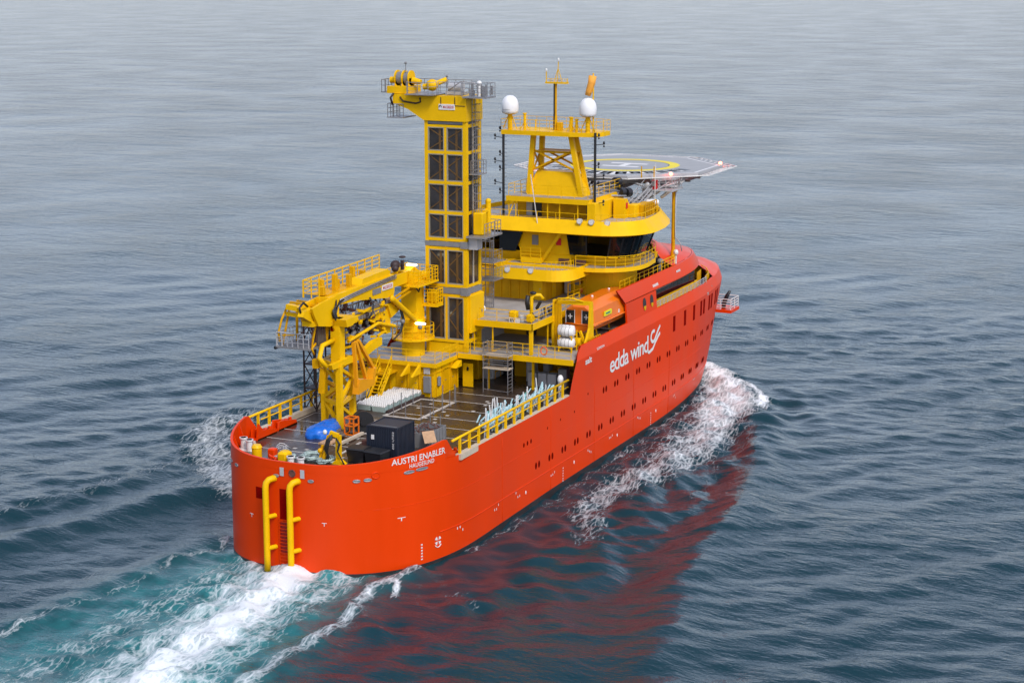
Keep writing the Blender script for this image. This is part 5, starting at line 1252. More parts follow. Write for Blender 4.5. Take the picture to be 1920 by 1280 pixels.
# dumpsters
def dumpster(loc, rz, label):
    d = thing('waste_bin', label, 'bin', (0, 0, 0), 'black waste bins beside the container')
    h = MB(); h.loft([[(-.5, -.6, 0), (.5, -.6, 0), (.5, .6, 0), (-.5, .6, 0)], [(-.62, -.72, 1.05), (.62, -.72, 1.05), (.62, .72, 1.05), (-.62, .72, 1.05)]], cap0=True, smooth=False); h.build('body', BLACK, d)
    h = MB(); h.loft([[(-.66, -.76, 1.05), (.66, -.76, 1.05), (.66, .76, 1.05), (-.66, .76, 1.05)], [(-.6, -.7, 1.15), (.6, -.7, 1.15), (.6, .7, 1.15), (-.6, .7, 1.15)]], cap1=True, smooth=False); h.build('lid', DARK, d)
    d.location = loc; d.rotation_euler = (0, 0, rz); return d
dumpster((8.7, -2.35, 7.2), .05, 'black waste bin in front of the navy container, nearer the middle of the deck')
dumpster((8.5, -4.0, 7.2), -.1, 'black waste bin in front of the navy container, nearer the starboard bulwark')
# tarpaulin bundle
h = MB(); rs = np.random.RandomState(5); n, m = 26, 12; rings = []
for i in range(m+1):
    t = i/m*PI/2; R = []
    for j in range(n):
        a = 2*PI*j/n; r = 1+.09*math.sin(3*a+.7)+.04*math.sin(7*a+i*.6)+rs.normal(0, .02)
        bump = 1+.22*math.sin(a*2+1.2)
        R.append((15.0+2.15*r*math.cos(t)**.6*math.cos(a)*1.0+.15*math.cos(t)*math.sin(a), 4.2+1.15*r*math.cos(t)**.6*math.sin(a), 7.2+.82*math.sin(t)**.7*(1+.22*math.sin(a*2+1.2)*math.cos(t)+.06*math.sin(a*6+i))))
    rings.append(R)
h.loft(rings, cap1=True); single(h, 'tarpaulin_bundle', BLUE, 'bright blue tarpaulin tied over a bulky load on the aft cargo deck', 'tarpaulin')
# pale baskets in two rows
k = 0
proto = None
for r in range(2):
    for i in range(14):
        x = 22.9+i*.46; y = 5.0-.02*i-r*1.35+(.12 if i % 2 else 0)
        if proto is None:
            proto = thing('storage_tub', 'x', 'tub', (0, 0, 7.2), 'pale green slatted tubs in two rows beside the crane house')
            h = MB(); h.loft([[(-.15, -.55, 7.2), (.15, -.55, 7.2), (.15, .55, 7.2), (-.15, .55, 7.2)], [(-.17, -.60, 7.62), (.17, -.60, 7.62), (.17, .60, 7.62), (-.17, .60, 7.62)]], cap0=True, smooth=False)
            h.build('body', PALE, proto)
            h = MB()
            for q in range(7): h.beam((-.17, -.56+q*.19, 7.62), (.13, -.50+q*.19, 7.74), .12, .08)
            h.build('slats', WHITE, proto); o = proto
        else: o = copy_thing(proto, (0, 0, 0))
        o.location = (x, y, 7.2+random.random()*.05); o.rotation_euler = (0, 0, random.uniform(-.06, .06))
        o['label'] = 'pale green slatted tub in the double row beside the crane house'
# wooden bearer under the tubs
h = MB(); h.box(22.6, 29.0, 2.62, 2.9, 7.21, 7.4); single(h, 'timber_bearer', BROWN, 'long dark timber bearer lying along the starboard edge of the pale tubs', 'timber')
# thin stanchions around the hatch marking
for i, (x, y) in enumerate([(22.1, 1.9), (22.1, .8), (22.1, -.6), (24, -.75), (25.6, -.75), (27.0, -.75), (28.4, -.6), (28.4, .6), (28.4, 1.7), (26.5, 2.4), (24.6, 2.5), (20.2, -2.4), (19, -3.9), (29.0, -.2)]):
    h = MB(); h.beam((x, y, 7.2), (x, y, 8.55), .055); h.box(x-.12, x+.12, y-.12, y+.12, 7.2, 7.23)
    single(h, 'stanchion', STEEL, 'thin grey stanchion standing around the white hatch frame on the cargo deck', 'stanchion', 'stanchions around the hatch frame')
# scrap tray, boards, skips
sk = thing('scrap_skip', 'grey open skip full of pipes and scrap behind the navy container', 'skip', (15.6, -4.3, 7.2))
h = MB(); h.box(14.0, 17.2, -5.3, -3.3, 7.2, 7.28)
for a in ((14.0, 14.06, -5.3, -3.3), (17.14, 17.2, -5.3, -3.3), (14.06, 17.14, -5.3, -5.24), (14.06, 17.14, -3.36, -3.3)): h.box(*a, 7.28, 8.35)
for q in range(7): h.box(14.1+q*.48, 14.2+q*.48, -5.36, -5.3, 7.25, 8.35)
h.build('tray', GREY, sk)
h = MB()
for q in range(30):
    a = random.uniform(14.2, 16.8); b_ = random.uniform(-5.1, -3.5); c_ = random.uniform(8.0, 8.5); t = random.uniform(0, PI); l_ = random.uniform(.2, .6)
    h.beam((a-l_*math.cos(t), b_-l_*.5*math.sin(t), c_), (a+l_*math.cos(t), b_+l_*.5*math.sin(t), c_+.08), .06)
h.build('scrap_pipes', RUST, sk)
h = MB(); h.box(12.6, 13.6, -3.2, -2.5, 7.2, 8.9); single(h, 'yellow_cage_cabinet', YEL2, 'yellow cabinet just ahead of the navy container', 'cabinet')
h = MB(); h.loft([[(13.0, -5.6, 7.9), (13.8, -6.2, 7.9), (13.8, -6.2, 7.94), (13.0, -5.6, 7.94)], [(13.9, -4.9, 8.5), (14.7, -5.5, 8.5), (14.7, -5.5, 8.54), (13.9, -4.9, 8.54)]], cap0=True, cap1=True, smooth=False); single(h, 'plywood_board', CARD, 'tilted sheet of plywood leaning against the scrap skip', 'board')
h = MB(); h.box(11.6, 13.0, -1.9, -1.0, 7.2, 8.0); single(h, 'rusty_box', RUST, 'rust red box half hidden behind the navy container', 'box')
h = MB(); h.cyl((16.4, 1.5, 8.05), (16.8, 1.9, 8.05), .85, n=20); h.cyl((16.3, 1.4, 8.05), (16.9, 2.0, 8.05), .3, n=12); single(h, 'hose_reel', DARK, 'black hose reel on edge beside the pale tubs', 'reel')
h = MB()
for x in (15.0, 15.8):
    for y in (1.6, 2.4): h.beam((x, y, 7.2), (x, y, 8.6), .09)
for z in (7.3, 8.0, 8.6):
    h.beam((15.0, 1.6, z), (15.8, 1.6, z), .09); h.beam((15.0, 2.4, z), (15.8, 2.4, z), .09); h.beam((15, 1.6, z), (15, 2.4, z), .09); h.beam((15.8, 1.6, z), (15.8, 2.4, z), .09)
single(h, 'gas_bottle_frame', ORG, 'small orange tubular frame next to the hose reel', 'frame')
h = MB()
for q in range(14):
    a, b_ = 14.2+random.random()*1.8, 2.0+random.random()*1.2; h.ell((a, b_, 7.3+random.random()*.2), (random.uniform(.2, .45), random.uniform(.15, .3), .16), 8, 5)
single(h, 'sacking_heap', MUD, 'heap of muddy brown sacking at the foot of the boom rest', 'sacks')
h = MB(); h.box(11.4, 15.6, 1.0, 1.25, 7.3, 7.5); single(h, 'steel_channel', CREAM, 'pale steel channel lying on the deck between the tarpaulin and the container', 'beam')
h = MB(); h.box(11.8, 13.4, 1.9, 2.9, 7.22, 7.34); single(h, 'wood_pallet', CARD, 'flat brown board lying beside the blue tarpaulin', 'board')
# coils of pale green rope aft
for i, (x, y, r, lb) in enumerate(((7.0, 2.9, .8, 'left'), (8.2, 1.2, .95, 'mid'), (7.6, -.2, .7, 'right'), (9.3, -5.9, .8, 'stb'))):
    h = MB(); rs = np.random.RandomState(20+i); P = []
    for q in range(150):
        a = q*.42+rs.normal(0, .12); rr = r*(.45+.55*rs.rand()); P.append((x+rr*1.25*math.cos(a), y+rr*math.sin(a)*1.05, 7.27+q/150*.24+rs.rand()*.06))
    h.tube(P, .05, 5)
    single(h, 'rope_coil', PALE, {'left': 'pale green rope coil by the port bollards at the stern', 'mid': 'largest pale green rope coil behind the small aft deck crane', 'right': 'pale green rope coil at the foot of the small aft deck crane', 'stb': 'pale green rope coil against the starboard bulwark beside the container'}[lb], 'rope')
# bollards
def bollard(x, y, z, rz, label):
    b_ = thing('twin_bollard', label, 'bollard', (x, y, 7.2), 'white mooring bollards along the stern')
    for d in (-.42, .42):
        h = MB(); cx_, cy_ = x+d*math.cos(rz), y+d*math.sin(rz)
        h.cyl((cx_, cy_, 7.2), (cx_, cy_, z), .24, n=16); h.cyl((cx_, cy_, z-.1), (cx_, cy_, z), .31, n=16); h.build('post', WHITE, b_)
    h = MB(); h.box(x-.75, x+.75, y-.4, y+.4, 7.2, 7.24) if abs(rz) < .8 else h.box(x-.4, x+.4, y-.75, y+.75, 7.2, 7.24); h.build('base_plate', WHITE, b_)
bollard(8.2, 7.0, 8.1, 1.1, 'white twin bollard inside the port quarter')
bollard(5.2, .9, 8.1, 1.57, 'white twin bollard at the middle of the stern')
bollard(11.5, -7.2, 8.0, .1, 'white twin bollard beside the starboard quarter')
# small yellow fittings
h = MB(); h.cyl((6.3, 4.9, 7.2), (6.3, 4.9, 8.1), .38, n=16); h.cyl((6.3, 4.9, 8.1), (6.3, 4.9, 8.3), .42, .3, n=16); single(h, 'capstan', YEL, 'tall yellow capstan by the port side of the stern', 'capstan')
h = MB(); h.bbox(5.3, 6.3, 1.8, 2.6, 7.2, 8.25, .15); single(h, 'winch_housing', YEL, 'squat rounded yellow winch housing near the stern centre', 'winch')
h = MB(); h.bbox(6.6, 7.2, 3.6, 4.2, 7.2, 8.0, .08); single(h, 'red_locker', RED, 'small red locker between the capstan and the winch housing', 'locker')
h = MB()
for q in range(5): h.tube([(7.4+.5*math.cos(a)+q*.05, 3.4+.6*math.sin(a), 7.3+q*.16+.2*math.sin(2*a)) for a in np.linspace(0, 6.2, 14)], .05, 5, closed=True)
single(h, 'wire_coil', STEEL, 'loose grey wire coil beside the red locker', 'wire')
h = MB(); h.cyl((5.6, 3.0, 7.2), (5.6, 3.0, 7.7), .3, n=12); h.tube([(6.4, 3.9, 7.3), (5.8, 3.2, 7.7), (5.2, 2.8, 7.8)], .1, 6); h.tube([(6.0, 2.6, 7.3), (5.4, 3.3, 7.9)], .1, 6); single(h, 'roller_fairlead', RED, 'red roller fairlead on the stern bulwark', 'fairlead')
for i, (xx, yy, lb) in enumerate(((12.2, 8.0, 'red mooring roller frame inside the port rail, nearest the stern'), (15.4, 8.1, 'low red mooring roller frame inside the port rail, further forward'), (12.4, -8.0, 'red mooring roller frame inside the starboard rail by the name lettering'))):
    s = 1 if yy > 0 else -1
    f = thing('fairlead_stand', lb, 'mooring gear', (xx, yy, 7.2), 'red mooring roller frames by the rails')
    h = MB(); h.prism([(xx-1.4, 7.2), (xx+1.4, 7.2), (xx+1.3, 7.55), (xx-.6, 7.9), (xx-1.2, 8.5 if i == 0 else 7.9)], 'y', yy-.35, yy-.2); h.prism([(xx-1.4, 7.2), (xx+1.4, 7.2), (xx+1.3, 7.55), (xx-.6, 7.9), (xx-1.2, 8.0)], 'y', yy+.2, yy+.35); h.box(xx-1.4, xx+1.4, yy-.35, yy+.35, 7.2, 7.3); h.build('frame', RED, f)
    for q in range(4): h = MB(); h.cyl((xx-.9+q*.6, yy, 7.3), (xx-.9+q*.6, yy, 7.8), .14, n=10); h.build('roller', RED, f)
# small aft deck crane
dc = thing('small_deck_crane', 'small yellow deck crane with black hoses at the stern behind the rim', 'crane', (7.6, -.9, 7.2))
h = MB(); h.beam((7.7, -1.25, 7.2), (7.7, -1.25, 9.35), .34); h.beam((7.7, -1.25, 9.3), (7.6, -.6, 9.5), .3); h.prism([(-1.8, 7.2), (-.7, 7.2), (-1.1, 7.5), (-1.4, 7.5)], 'x', 7.4, 8.0); h.build('column', YEL, dc)
h = MB(); h.beam((7.5, -.55, 9.3), (7.5, -.1, 7.5), .22); h.beam((7.55, .0, 8.5), (7.55, .25, 7.4), .18); h.ell((7.4, .15, 8.1), (.2, .2, .2)); h.build('folded_arm', YEL2, dc)
h = MB()
for q in range(4): h.tube([(7.4, -.9, 9.4-q*.1), (7.3, -.5-q*.08, 9.0), (7.3, -.3-q*.08, 8.3), (7.4, -.6+q*.05, 7.7), (7.4, -.3, 7.3)], .07, 6)
for q in range(2): h.tube([(7.4, -1.2, 9.2), (7.3, -1.5-q*.1, 8.8), (7.35, -1.35, 8.2), (7.35, -1.7, 7.6), (7.4, -1.9, 7.2)], .06, 6)
h.build('hoses', DARK, dc)
h = MB(); h.ell((7.4, -.3, 9.55), (.16, .16, .2)); h.build('lamp_housing', WHITE, dc)
# rack of pale rods and frames by the starboard rail
rk = thing('rod_rack', 'long rack of pale blue and green frames with upright rods against the starboard rail', 'rack', (26, -7.4, 7.2))
h = MB(); rs = np.random.RandomState(9)
for q in range(24):
    x = 18.6+q*.55; y = -7.9+rs.rand()*1.0; hh = rs.uniform(1.3, 2.5); h.beam((x, y, 7.25), (x+rs.normal(0, .12), y+rs.uniform(-.25, .25), 7.2+hh), .075)
h.build('upright_rods', WHITE, rk)
h = MB()
for q in range(130):
    x = rs.uniform(19, 31.5); y = rs.uniform(-8.1, -6.7); h.beam((x, y, 7.3+rs.rand()*1.1), (x+rs.uniform(.3, 1.0), y+rs.uniform(-.3, .3), 7.6+rs.rand()*1.3), rs.uniform(.06, .16), .05)
h.build('pale_frames', mat('pale_blue_paint', (.42, .62, .64), .4, var=.15, scale=3), rk)
h = MB()
for q in range(16):
    x = rs.uniform(18.6, 31); y = rs.uniform(-7.6, -6.6); h.beam((x, y, 7.25), (x+rs.uniform(.2, .9), y+rs.uniform(-.3, .3), 7.4+rs.rand()*1.1), .11)
h.build('teal_frames', TEAL, rk)
# boxes near the hangar
for i, y in enumerate((-4.0, -4.95, -5.85)):
    h = MB(); h.bbox(36.3, 37.1, y-.42, y+.38, 7.2, 8.45, .04); single(h, 'grey_crate', LGREY, ['grey crate in the row on the hangar deck, nearest the centre post', 'middle grey crate of three on the hangar deck', 'grey crate in the row of three nearest the starboard side'][i], 'crate', 'grey crates under the boat deck')
h = MB(); h.bbox(36.2, 37.0, -7.3, -6.5, 7.2, 9.0, .04); single(h, 'tall_cabinet', GREY, 'tall grey cabinet at the forward end of the rod rack', 'cabinet')
h = MB(); h.bbox(37.8, 38.7, -3.6, -2.8, 7.2, 9.1, .06); h.bbox(37.7, 38.0, -3.5, -2.9, 8.6, 9.4, .04); single(h, 'filter_unit', LGREY, 'pale machine cabinet under the boat deck behind the scaffold', 'machine')
h = MB(); h.bbox(37.8, 38.7, -5.0, -4.4, 7.2, 9.1, .06); single(h, 'pump_unit', GREY, 'grey machine unit under the boat deck behind the crates', 'machine')
h = MB(); h.box(37.6, 38.9, .0, .9, 7.85, 7.95); [h.beam((a, b_, 7.2), (a, b_, 7.9), .06) for a in (37.7, 38.8) for b_ in (.1, .8)]; single(h, 'work_table', YEL2, 'small yellow work table in the hangar recess', 'table')
h = MB(); h.box(37.8, 38.8, -7.0, -4.9, 8.2, 8.3); h.ell((38.2, -5.9, 8.55), (.25, .35, .25)); [h.beam((a, b_, 7.2), (a, b_, 8.2), .08) for a in (37.9, 38.7) for b_ in (-5.0, -6.9)]; single(h, 'workbench', YEL2, 'yellow workbench with a vice against the hangar wall', 'bench')
h = MB(); h.ell((33.0, -8.1, 8.9), (.3, .25, .4)); h.cyl((33, -8.1, 7.2), (33, -8.1, 8.7), .2, n=10); single(h, 'hose_station', WHITE, 'white hose station at the forward end of the starboard rail', 'hose station')
# scaffold
scf = thing('scaffold_tower', 'grey scaffold tower with railed levels in front of the boat deck edge', 'scaffold', (33.2, -2.3, 7.2))
h = MB(); xs_, ys_ = (32.7, 33.6), (-1.1, -3.4)
for x in xs_:
    for y in ys_: h = MB(); h.beam((x, y, 7.2), (x, y, 11.6), .055); h.build('upright', STEEL, scf)
h = MB()
for z in (9.3, 9.7, 10.1, 10.5, 10.8, 11.15, 11.5):
    for x in xs_: h.beam((x, ys_[0], z), (x, ys_[1], z), .05)
    for y in ys_: h.beam((xs_[0], y, z), (xs_[1], y, z), .05)
h.beam((xs_[0], ys_[0], 7.5), (xs_[0], ys_[1], 7.4), .04)
for k in range(7): h.beam((xs_[0], ys_[1], 7.4+k*.3), (xs_[1], ys_[1], 7.4+k*.3), .04)
h.build('ledgers', STEEL, scf)
h = MB(); h.box(32.65, 33.65, -3.45, -1.05, 9.28, 9.34); h.box(32.65, 33.65, -3.45, -1.05, 10.42, 10.48); h.build('platforms', CREAM, scf)
# ---- boat deck: lifeboat, davit, life rafts
lb_ = thing('lifeboat', 'enclosed orange lifeboat hanging in its davit on the starboard boat deck', 'lifeboat', (45.4, -6.4, 10.9))
def sec(x, wd, zk, zb, zt, top):
    return [(x, -6.4-wd*.25, zk), (x, -6.4-wd*.8, zk+.35), (x, -6.4-wd, zb), (x, -6.4-wd*.98, zb+.12), (x, -6.4-wd*.90, zt), (x, -6.4-wd*.45, top), (x, -6.4+wd*.45, top), (x, -6.4+wd*.90, zt), (x, -6.4+wd*.98, zb+.12), (x, -6.4+wd, zb), (x, -6.4+wd*.8, zk+.35), (x, -6.4+wd*.25, zk)]
h = MB(); h.loft([sec(39.9, 1.25, 11.15, 11.75, 12.9, 13.35), sec(40.3, 1.42, 11.0, 11.7, 13.05, 13.6), sec(43, 1.5, 10.9, 11.7, 13.1, 13.75), sec(47, 1.5, 10.9, 11.7, 13.1, 13.75), sec(49.6, 1.3, 11.0, 11.75, 13.0, 13.55), sec(50.9, .75, 11.3, 11.85, 12.7, 13.0), sec(51.4, .25, 11.7, 11.95, 12.3, 12.5)], cap0=True, cap1=True, smooth=False)
h.build('hull_and_canopy', ORG, lb_)
h = MB(); P = [(40.0, -7.72, 11.85), (43, -7.95, 11.8), (47, -7.95, 11.8), (49.6, -7.75, 11.85), (51, -7.1, 11.95)]; h.tube(P, .07, 6); h.tube([(39.85, -7.65, 11.85), (39.85, -5.15, 11.85)], .07, 6); h.build('rubbing_strake', ORG, lb_)
for y in (-7.15, -5.65):
    h = MB(); h.bbox(39.83, 39.9, y-.38, y+.38, 11.95, 13.05, .03); dd = h.build('hatch', BLACK, lb_)
    h = MB(); h.box(39.80, 39.83, y-.04, y+.04, 12.3, 12.75); h.box(39.795, 39.828, y-.2, y+.2, 12.49, 12.56); h.build('hatch_cross', WHITE, dd)
    h = MB(); [h.box(39.82, 39.88, *a) for a in ((y-.43, y-.38, 11.9, 13.1), (y+.38, y+.43, 11.9, 13.1))]; h.build('hatch_frame', WHITE, dd)
h = MB(); h.prism([(42.2, 12.25), (43.9, 12.25), (43.9, 12.65), (42.2, 12.65)], 'y', -7.93, -7.83); h.build('name_plate', mat('lime_yellow_paint', (.75, .72, .02), .5), lb_)
h = MB(); h.box(42.5, 43.5, -7.945, -7.93, 12.38, 12.52); h.build('plate_lettering', TEAL, lb_)
h = MB(); [h.box(x, x+.12, -7.95, -7.85, 12.0, 12.3) for x in (45.6, 49.2)]; [h.ell((x, -6.4, 13.8), (.12, .12, .1), 8, 5) for x in (43, 47)]; h.build('deck_fittings', WHITE, lb_)
LBO = (0, -.45, .42)
for o_ in [lb_]: o_.location = Vector(o_.location)+Vector(LBO)
dv = thing('lifeboat_davit', 'yellow lifeboat davit frame at the aft end of the orange lifeboat', 'davit', (39.3, -6.6, 10.3))
for y in (-8.25, -4.85):
    h = MB(); h.prism([(39.0, 10.3), (39.9, 10.3), (39.7, 11.3), (39.5, 14.4), (39.15, 14.4), (38.9, 11.8)], 'y', y-.12, y+.12)
    if y < -8: h.prism([(38.9, 12.2), (37.9, 10.9), (38.3, 10.35), (39.2, 11.5)], 'y', y-.1, y+.1)
    h.build('upright', YEL, dv)
h = MB(); h.beam((39.3, -8.35, 14.3), (39.3, -4.8, 14.2), .28, .32); h.tube([(39.2, -4.9, 14.1), (38.8, -5.4, 14.6), (38.9, -6.6, 14.7), (39.2, -7.6, 14.4)], .08, 6); h.build('head_beam', YEL, dv)
h = MB()
for q in range(5): h.beam((38.9, -5.1-q*.16, 10.4), (39.1, -5.0-q*.13, 14.1), .1)
h.build('falls_and_guides', YEL2, dv)
h = MB(); h.cyl((38.8, -7.6, 10.9), (38.8, -6.4, 10.9), .42, n=18); h.bbox(38.3, 39.2, -6.4, -5.8, 10.35, 11.3, .06); h.beam((38.7, -8.2, 10.3), (38.9, -7.4, 11.9), .2); h.build('davit_winch', YEL, dv)
h = MB(); [h.beam((x, -7.0, 10.3), (x+.5, -6.6, 11.1), .14) for x in (41.5, 44, 47)]; [h.beam((x, -5.6, 10.3), (x, -5.9, 11.1), .14) for x in (41.5, 44, 47)]; h.beam((41, -6.4, 10.95), (48, -6.4, 10.95), .2, .15); h.build('boat_cradle', YEL, dv)
h = MB(); h.rail([(38.0, -8.5, 10.3), (40.6, -8.6, 10.3)], 1.1, .03, .4, 2); h.build('gate', YEL2, dv)
rf = None
rk2 = thing('raft_rack', 'yellow rack carrying the white life raft canisters beside the davit', 'rack', (37.6, -6.8, 10.3))
h = MB(); [h.beam((x, y, 10.3), (x, y, 12.1), .09) for x in (37.1, 38.2) for y in (-6.2, -7.4)]; [h.box(37.0, 38.3, y-.06, y+.06, z-.06, z+.02) for y in (-6.3, -7.3) for z in (10.7, 11.72)]; h.build('frame', YEL, rk2)
for i, (x, z, lab_) in enumerate(((37.35, 11.1, 'white life raft canister, lower one at the aft side of the yellow rack'), (37.35, 12.08, 'white life raft canister, upper one at the aft side of the yellow rack'), (38.15, 11.1, 'greyish life raft canister, lower one on the forward side of the yellow rack'), (38.15, 12.08, 'greyish life raft canister, upper one on the forward side of the yellow rack'))):
    if rf is None:
        rf = thing('life_raft', lab_, 'life raft', (0, 0, 0), 'life raft canisters in the yellow rack')
        h = MB(); h.tube([(0, -.72, 0), (0, -.66, 0), (0, 0, 0), (0, .66, 0), (0, .72, 0)], [.28, .40, .42, .40, .28], 18); h.build('shell', WHITE, rf)
        for yy in (-.35, 0, .35): h = MB(); h.tube([(.425*math.cos(a), yy, .425*math.sin(a)) for a in np.linspace(0, 2*PI, 18)[:-1]], .018, 5, closed=True); h.build('strap', GREY, rf)
        o = rf
    else: o = copy_thing(rf, (0, 0, 0), 0, lab_)
    o.location = (x, -6.8+(.35 if x > 38 else 0), z)
h = MB(); P = [(34.12, -6.1+.28*math.cos(a), 10.95+.34*math.sin(a)) for a in np.linspace(0, 2*PI, 16)[:-1]]; h.tube(P, .06, 6, closed=True); single(h, 'lifebuoy', mat('orange_lifebuoy', (.75, .12, .03), .5), 'orange lifebuoy hung on the boat deck rail', 'lifebuoy')
# ---- crane deck: small crane, boxes
dk = thing('small_deck_crane', 'small yellow crane with a bent neck and black hoses on the upper aft deck', 'crane', (36.6, -4.0, 13))
h = MB(); h.tube([(36.6, -3.85, 13.0), (36.6, -3.85, 14.3), (36.6, -3.85, 14.9), (36.7, -4.05, 15.15), (36.9, -4.5, 15.15), (37.0, -4.75, 14.8)], .17, 10); h.bbox(36.3, 36.9, -4.15, -3.6, 13, 13.3, .05); h.build('bent_neck', YEL, dk)
h = MB(); h.tube([(36.4, -3.6, 15.1), (36.4, -3.5, 14.5), (36.5, -3.6, 13.9)], .2, 8); h.tube([(36.5, -3.8, 13.8), (36.5, -4.2, 13.3), (36.5, -4.9, 13.2)], .07, 6); h.ell((36.6, -4.0, 15.35), (.25, .3, .14)); h.beam((36.8, -4.6, 14.6), (37.1, -4.1, 13.9), .2); h.build('hoses', DARK, dk)
h = MB(); h.bbox(35.2, 35.9, -3.0, -2.3, 13.1, 13.9, .12); single(h, 'motor_cover', YEL, 'rounded yellow motor cover on the upper aft deck, left of the small crane', 'machine')
h = MB(); h.bbox(35.2, 35.9, -4.5, -3.9, 13.0, 13.7, .12); single(h, 'motor_cover', YEL, 'rounded yellow motor cover at the foot of the small crane on the upper aft deck', 'machine')
h = MB(); h.cyl((35.5, -3.4, 13.0), (35.5, -3.4, 13.5), .26, n=14); h.ell((35.5, -3.4, 13.5), (.27, .27, .12)); single(h, 'vent_head', LGREY, 'grey mushroom vent between the two yellow motor covers', 'vent')
vh = thing('valve_sign', 'white board with dark letters fixed low on the upper aft deck edge', 'sign', (34.9, -2.9, 12.95))
h = MB(); h.box(34.9, 34.94, -3.5, -2.5, 12.97, 13.4); h.build('board', WHITE, vh)
lettering('sign_lettering', 'EV', .5, .28, lambda u, v: Vector((34.89, -2.6-u, 13.04+v)), BLACK, vh, .02)
pg = thing('folded_pipes', 'dark folded pipes and fittings lying along the starboard edge of the upper aft deck', 'pipes', (39.8, -4.2, 13))
rs = np.random.RandomState(31)
for q in range(10):
    x = 37.8+q*.42; h = MB(); h.beam((x, -4.45, 13.15+rs.rand()*.2), (x+.5, -4.1, 13.5+rs.rand()*.2), .16); h.cyl((x, -4.2, 13.1), (x+.3, -4.2, 13.3), .12, n=8); h.build('pipe_section', BROWN if q % 2 else GREY, pg)
for p, lb in (((37.6, 1.2, 13.4), 'round white lamp low beside the panelled tower on the upper aft deck'),):
    h = MB(); h.ell(p, (.24, .24, .28)); single(h, 'deck_lamp', WHITE, lb, 'lamp')
cw = thing('provision_crane', 'yellow folded provision crane behind the orange lifeboat', 'crane', (52.5, -5.6, 13))
h = MB(); h.tube([(52.0, -5.2, 13), (52.0, -5.2, 14.1), (52.4, -5.7, 14.35), (54.2, -6.4, 14.2), (54.6, -6.5, 13.7)], .16, 8); h.beam((53.0, -6.0, 13), (53.0, -6.0, 14.1), .12); h.build('arm', YEL, cw)
h = MB(); h.rail([(46.2, -3.2, 12.95), (49.4, -3.6, 12.95)], 1.6, .05, 1.2, 2); single(h, 'stair_rail', YEL2, 'yellow stair rail rising beside the aft deckhouse door', 'railing')
for i, (x, y) in enumerate(((50.0, -2.9), (50.3, -3.9))):
    h = MB(); h.bbox(x, x+.15, y-.2, y+.2, 13.9, 14.5, .04); h.ell((x, y, 13.3), (.14, .2, .3)); single(h, 'immersion_suit', ORG, ['orange suit hung beside the deckhouse corner, nearer the centre', 'orange suit hung beside the deckhouse corner, nearer the lifeboat'][i], 'suit')
# ---- searchlights
for (x, y, z, lb) in ((43.15, 1.42, 16.0, 'round searchlight on the curved lower skirt, port one'), (43.15, -.86, 16.05, 'round searchlight on the curved lower skirt, middle one'), (46.9, -4.0, 20.2, 'round searchlight on the bridge roof skirt beside the deckhouse wall'), (47.0, -5.1, 20.15, 'round searchlight on the bridge roof skirt at the foot of the black antenna mast'), (47.4, -6.5, 20.1, 'small round searchlight on the bridge roof skirt, outermost to starboard')):
    s_ = thing('searchlight', lb, 'searchlight', (x, y, z-.35), 'searchlights on the yellow skirts'); h = MB(); h.cyl((x-.12, y, z), (x+.25, y, z), .27, .2, n=16); h.beam((x+.1, y, z-.4), (x+.1, y, z), .08); h.build('housing', LGREY, s_)
    h = MB(); h.cyl((x-.14, y, z), (x-.12, y, z), .22, n=16); h.build('lens', WHITE, s_)
# ---- radomes, windsock, antenna poles
for y, lb in ((4.3, 'white dome antenna at the port end of the mast platform'), (-3.45, 'white dome antenna at the starboard end of the mast platform')):
    d = thing('dome_antenna', lb, 'dome antenna', (50, y, 27.85), 'white dome antennas on the mast platform')
    h = MB(); R = [(0.60, 29.32), (.74, 29.4), (.78, 29.6), (.79, 29.95), (.77, 30.25), (.68, 30.55), (.52, 30.78), (.30, 30.93), (.02, 30.98)]
    h.loft([[(50+r*math.cos(2*PI*i/24), y+r*math.sin(2*PI*i/24), z) for i in range(24)] for r, z in R], cap0=True); dm = h.build('radome', DOME, d)
    h = MB(); h.cyl((50, y, 27.85), (50, y, 29.4), .22, n=12); [h.beam((50, y+dy, 27.9), (50, y+dy*.2, 29.2), .07) for dy in (-.7, .7)]; h.cyl((50, y, 29.25), (50, y, 29.33), .5, n=16); h.build('pedestal', YEL, d)
    if y > 0: lettering('dome_lettering', 'Intellian', .75, .13, lambda u, v: Vector((50-math.sqrt(max(.0, .82**2-(.15+.3-u)**2)), 4.3+.45-u, 29.66+v)), GREY, dm)
ws = thing('windsock', 'drooping orange windsock on a thin yellow pole beside the starboard dome', 'windsock', (50.2, -3.9, 27.85))
h = MB(); h.cyl((50.2, -3.9, 27.85), (50.2, -3.86, 33.2), .07, n=8); h.beam((50.2, -3.2, 28), (50.2, -3.85, 31), .04); h.build('pole', YEL, ws)
h = MB(); h.tube([(50.2, -3.80, 32.95), (50.15, -3.72, 32.3), (50.1, -3.5, 31.6), (50.1, -3.38, 31.2)], [.36, .34, .30, .26], 14); h.build('sock', SOCK, ws)
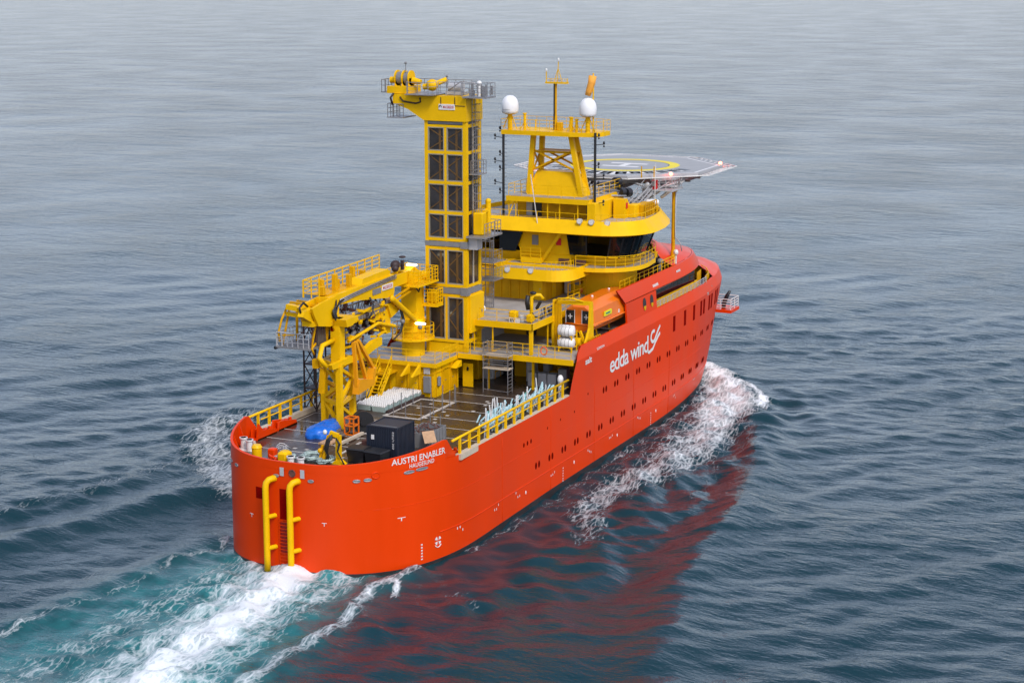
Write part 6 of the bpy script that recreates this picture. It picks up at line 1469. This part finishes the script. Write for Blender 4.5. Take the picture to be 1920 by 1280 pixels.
for y, s, z1, x in ((4.75, 1, 27.8, 49.5), (-4.35, -1, 27.9, 49.6)):
    a = thing('navigation_light_mast', 'black navigation light mast standing on the bridge roof, '+('port one' if s > 0 else 'starboard one beside the support column'), 'mast', (x, y, 19.8), 'black navigation light masts')
    h = MB(); h.cyl((x, y, 19.8), (x, y, z1), .12, n=10); h.build('post', BLACK, a)
    for k, z in enumerate((27.6, 26.9, 25.0, 24.0, 23.3, 21.6) if s < 0 else (27.9, 27.2, 25.7, 25.0, 24.3, 23.0, 22.2)):
        h = MB(); o_ = .85 if k % 2 else .35; h.beam((x, y, z-.1), (x, y+s*o_, z), .06); h.ell((x, y+s*o_, z+.12), (.11, .11, .16), 8, 6); h.ell((x, y+s*o_, z-.18), (.09, .09, .1), 8, 6); h.build('lamp_bracket', BLACK, a)
    h = MB()
    for k in range(20): h.beam((x, y-s*.1, 20.2+k*.37), (x, y-s*.34, 20.2+k*.37), .03)
    h.build('climbing_pegs', BLACK, a)
wa = thing('whip_antenna', 'thin white whip antenna rising from the bridge roof skirt', 'antenna', (47.0, .0, 19.8)); h = MB(); h.beam((47.0, .1, 19.2), (46.6, .7, 24.2), .06); h.build('whip', WHITE, wa)
h = MB(); h.beam((59.3, -6.6, 19.8), (59.3, -6.6, 24.2), .06); single(h, 'whip_antenna', WHITE, 'thin white whip antenna at the starboard side of the bridge roof', 'antenna')
# exhausts between the deckhouse and the helideck
for i, (x0_, y0_, z0_, x1_, y1_, z1_) in enumerate(((52.8, -3.0, 22.9, 57.4, -3.6, 22.6), (52.4, -3.2, 22.3, 56.8, -4.3, 21.7), (53.4, -3.4, 22.1, 57.6, -4.6, 21.6))):
    e = thing('exhaust_pipe', ['black mouthed exhaust pipe beside the mast foot, highest of the three', 'black mouthed exhaust pipe beside the mast foot, lower left of the three', 'black mouthed exhaust pipe beside the mast foot, outermost of the three'][i], 'exhaust', (x0_, y0_, 21.9), 'exhaust pipes beside the mast')
    h = MB(); h.tube([(x0_, y0_, 21.9), (x0_, y0_, z0_), (x0_+.5, y0_, z0_+.1), (x1_, y1_, z1_)], .14, 8); h.build('pipe', STEEL, e)
    h = MB(); [h.tube([(x0_-.3, y0_+dy, 21.9), (x0_-.3, y0_+dy, z0_-.25+dz), (x1_-1.0, y1_+.1+dy, z1_-.1+dz)], .07, 6) for dy, dz in ((.22, .1), (-.22, -.1))]; h.build('side_pipe', LGREY, e)
    h = MB(); h.cyl((x1_-.7, y1_+.08, z1_+.05), (x1_, y1_, z1_), .42, .46, n=16); h.build('muffler', BLACK, e)
# liferaft and gear on the bridge roof
rw = thing('roof_life_raft', 'white canister on yellow railings at the starboard corner of the bridge roof', 'life raft', (57.8, -7.0, 19.8))
h = MB(); h.tube([(57.6, -6.3, 20.75), (57.65, -6.45, 20.75), (57.9, -7.4, 20.75), (57.95, -7.5, 20.75)], [.2, .3, .3, .2], 12); h.build('canister', WHITE, rw)
h = MB(); h.box(57.4, 58.2, -7.4, -6.4, 19.8, 20.4); h.build('cradle', YEL, rw)
h = MB(); h.bbox(54.5, 57.2, -7.4, -6.2, 19.8, 20.9, .05); h.rail([(54.4, -7.5, 19.9), (57.3, -7.5, 19.9)], 1.2, .04, .6); single(h, 'roof_locker', YEL2, 'yellow caged locker on the bridge roof beside the helideck stair', 'locker')
h = MB(); h.ell((61.6, -8.0, 15.5), (.25, .25, .3)); h.beam((61.6, -8.0, 14.4), (61.6, -8.0, 15.4), .15); single(h, 'white_vent', WHITE, 'small white vent post above the red forecastle shell', 'vent')
h = MB(); h.ell((59.4, -7.2, 14.9), (.35, .35, .3)); h.cyl((59.4, -7.2, 13), (59.4, -7.2, 14.8), .2, n=10); single(h, 'mushroom_vent', GREY, 'dark mushroom vent inside the red forecastle shell', 'vent')
bpy.context.view_layer.update()
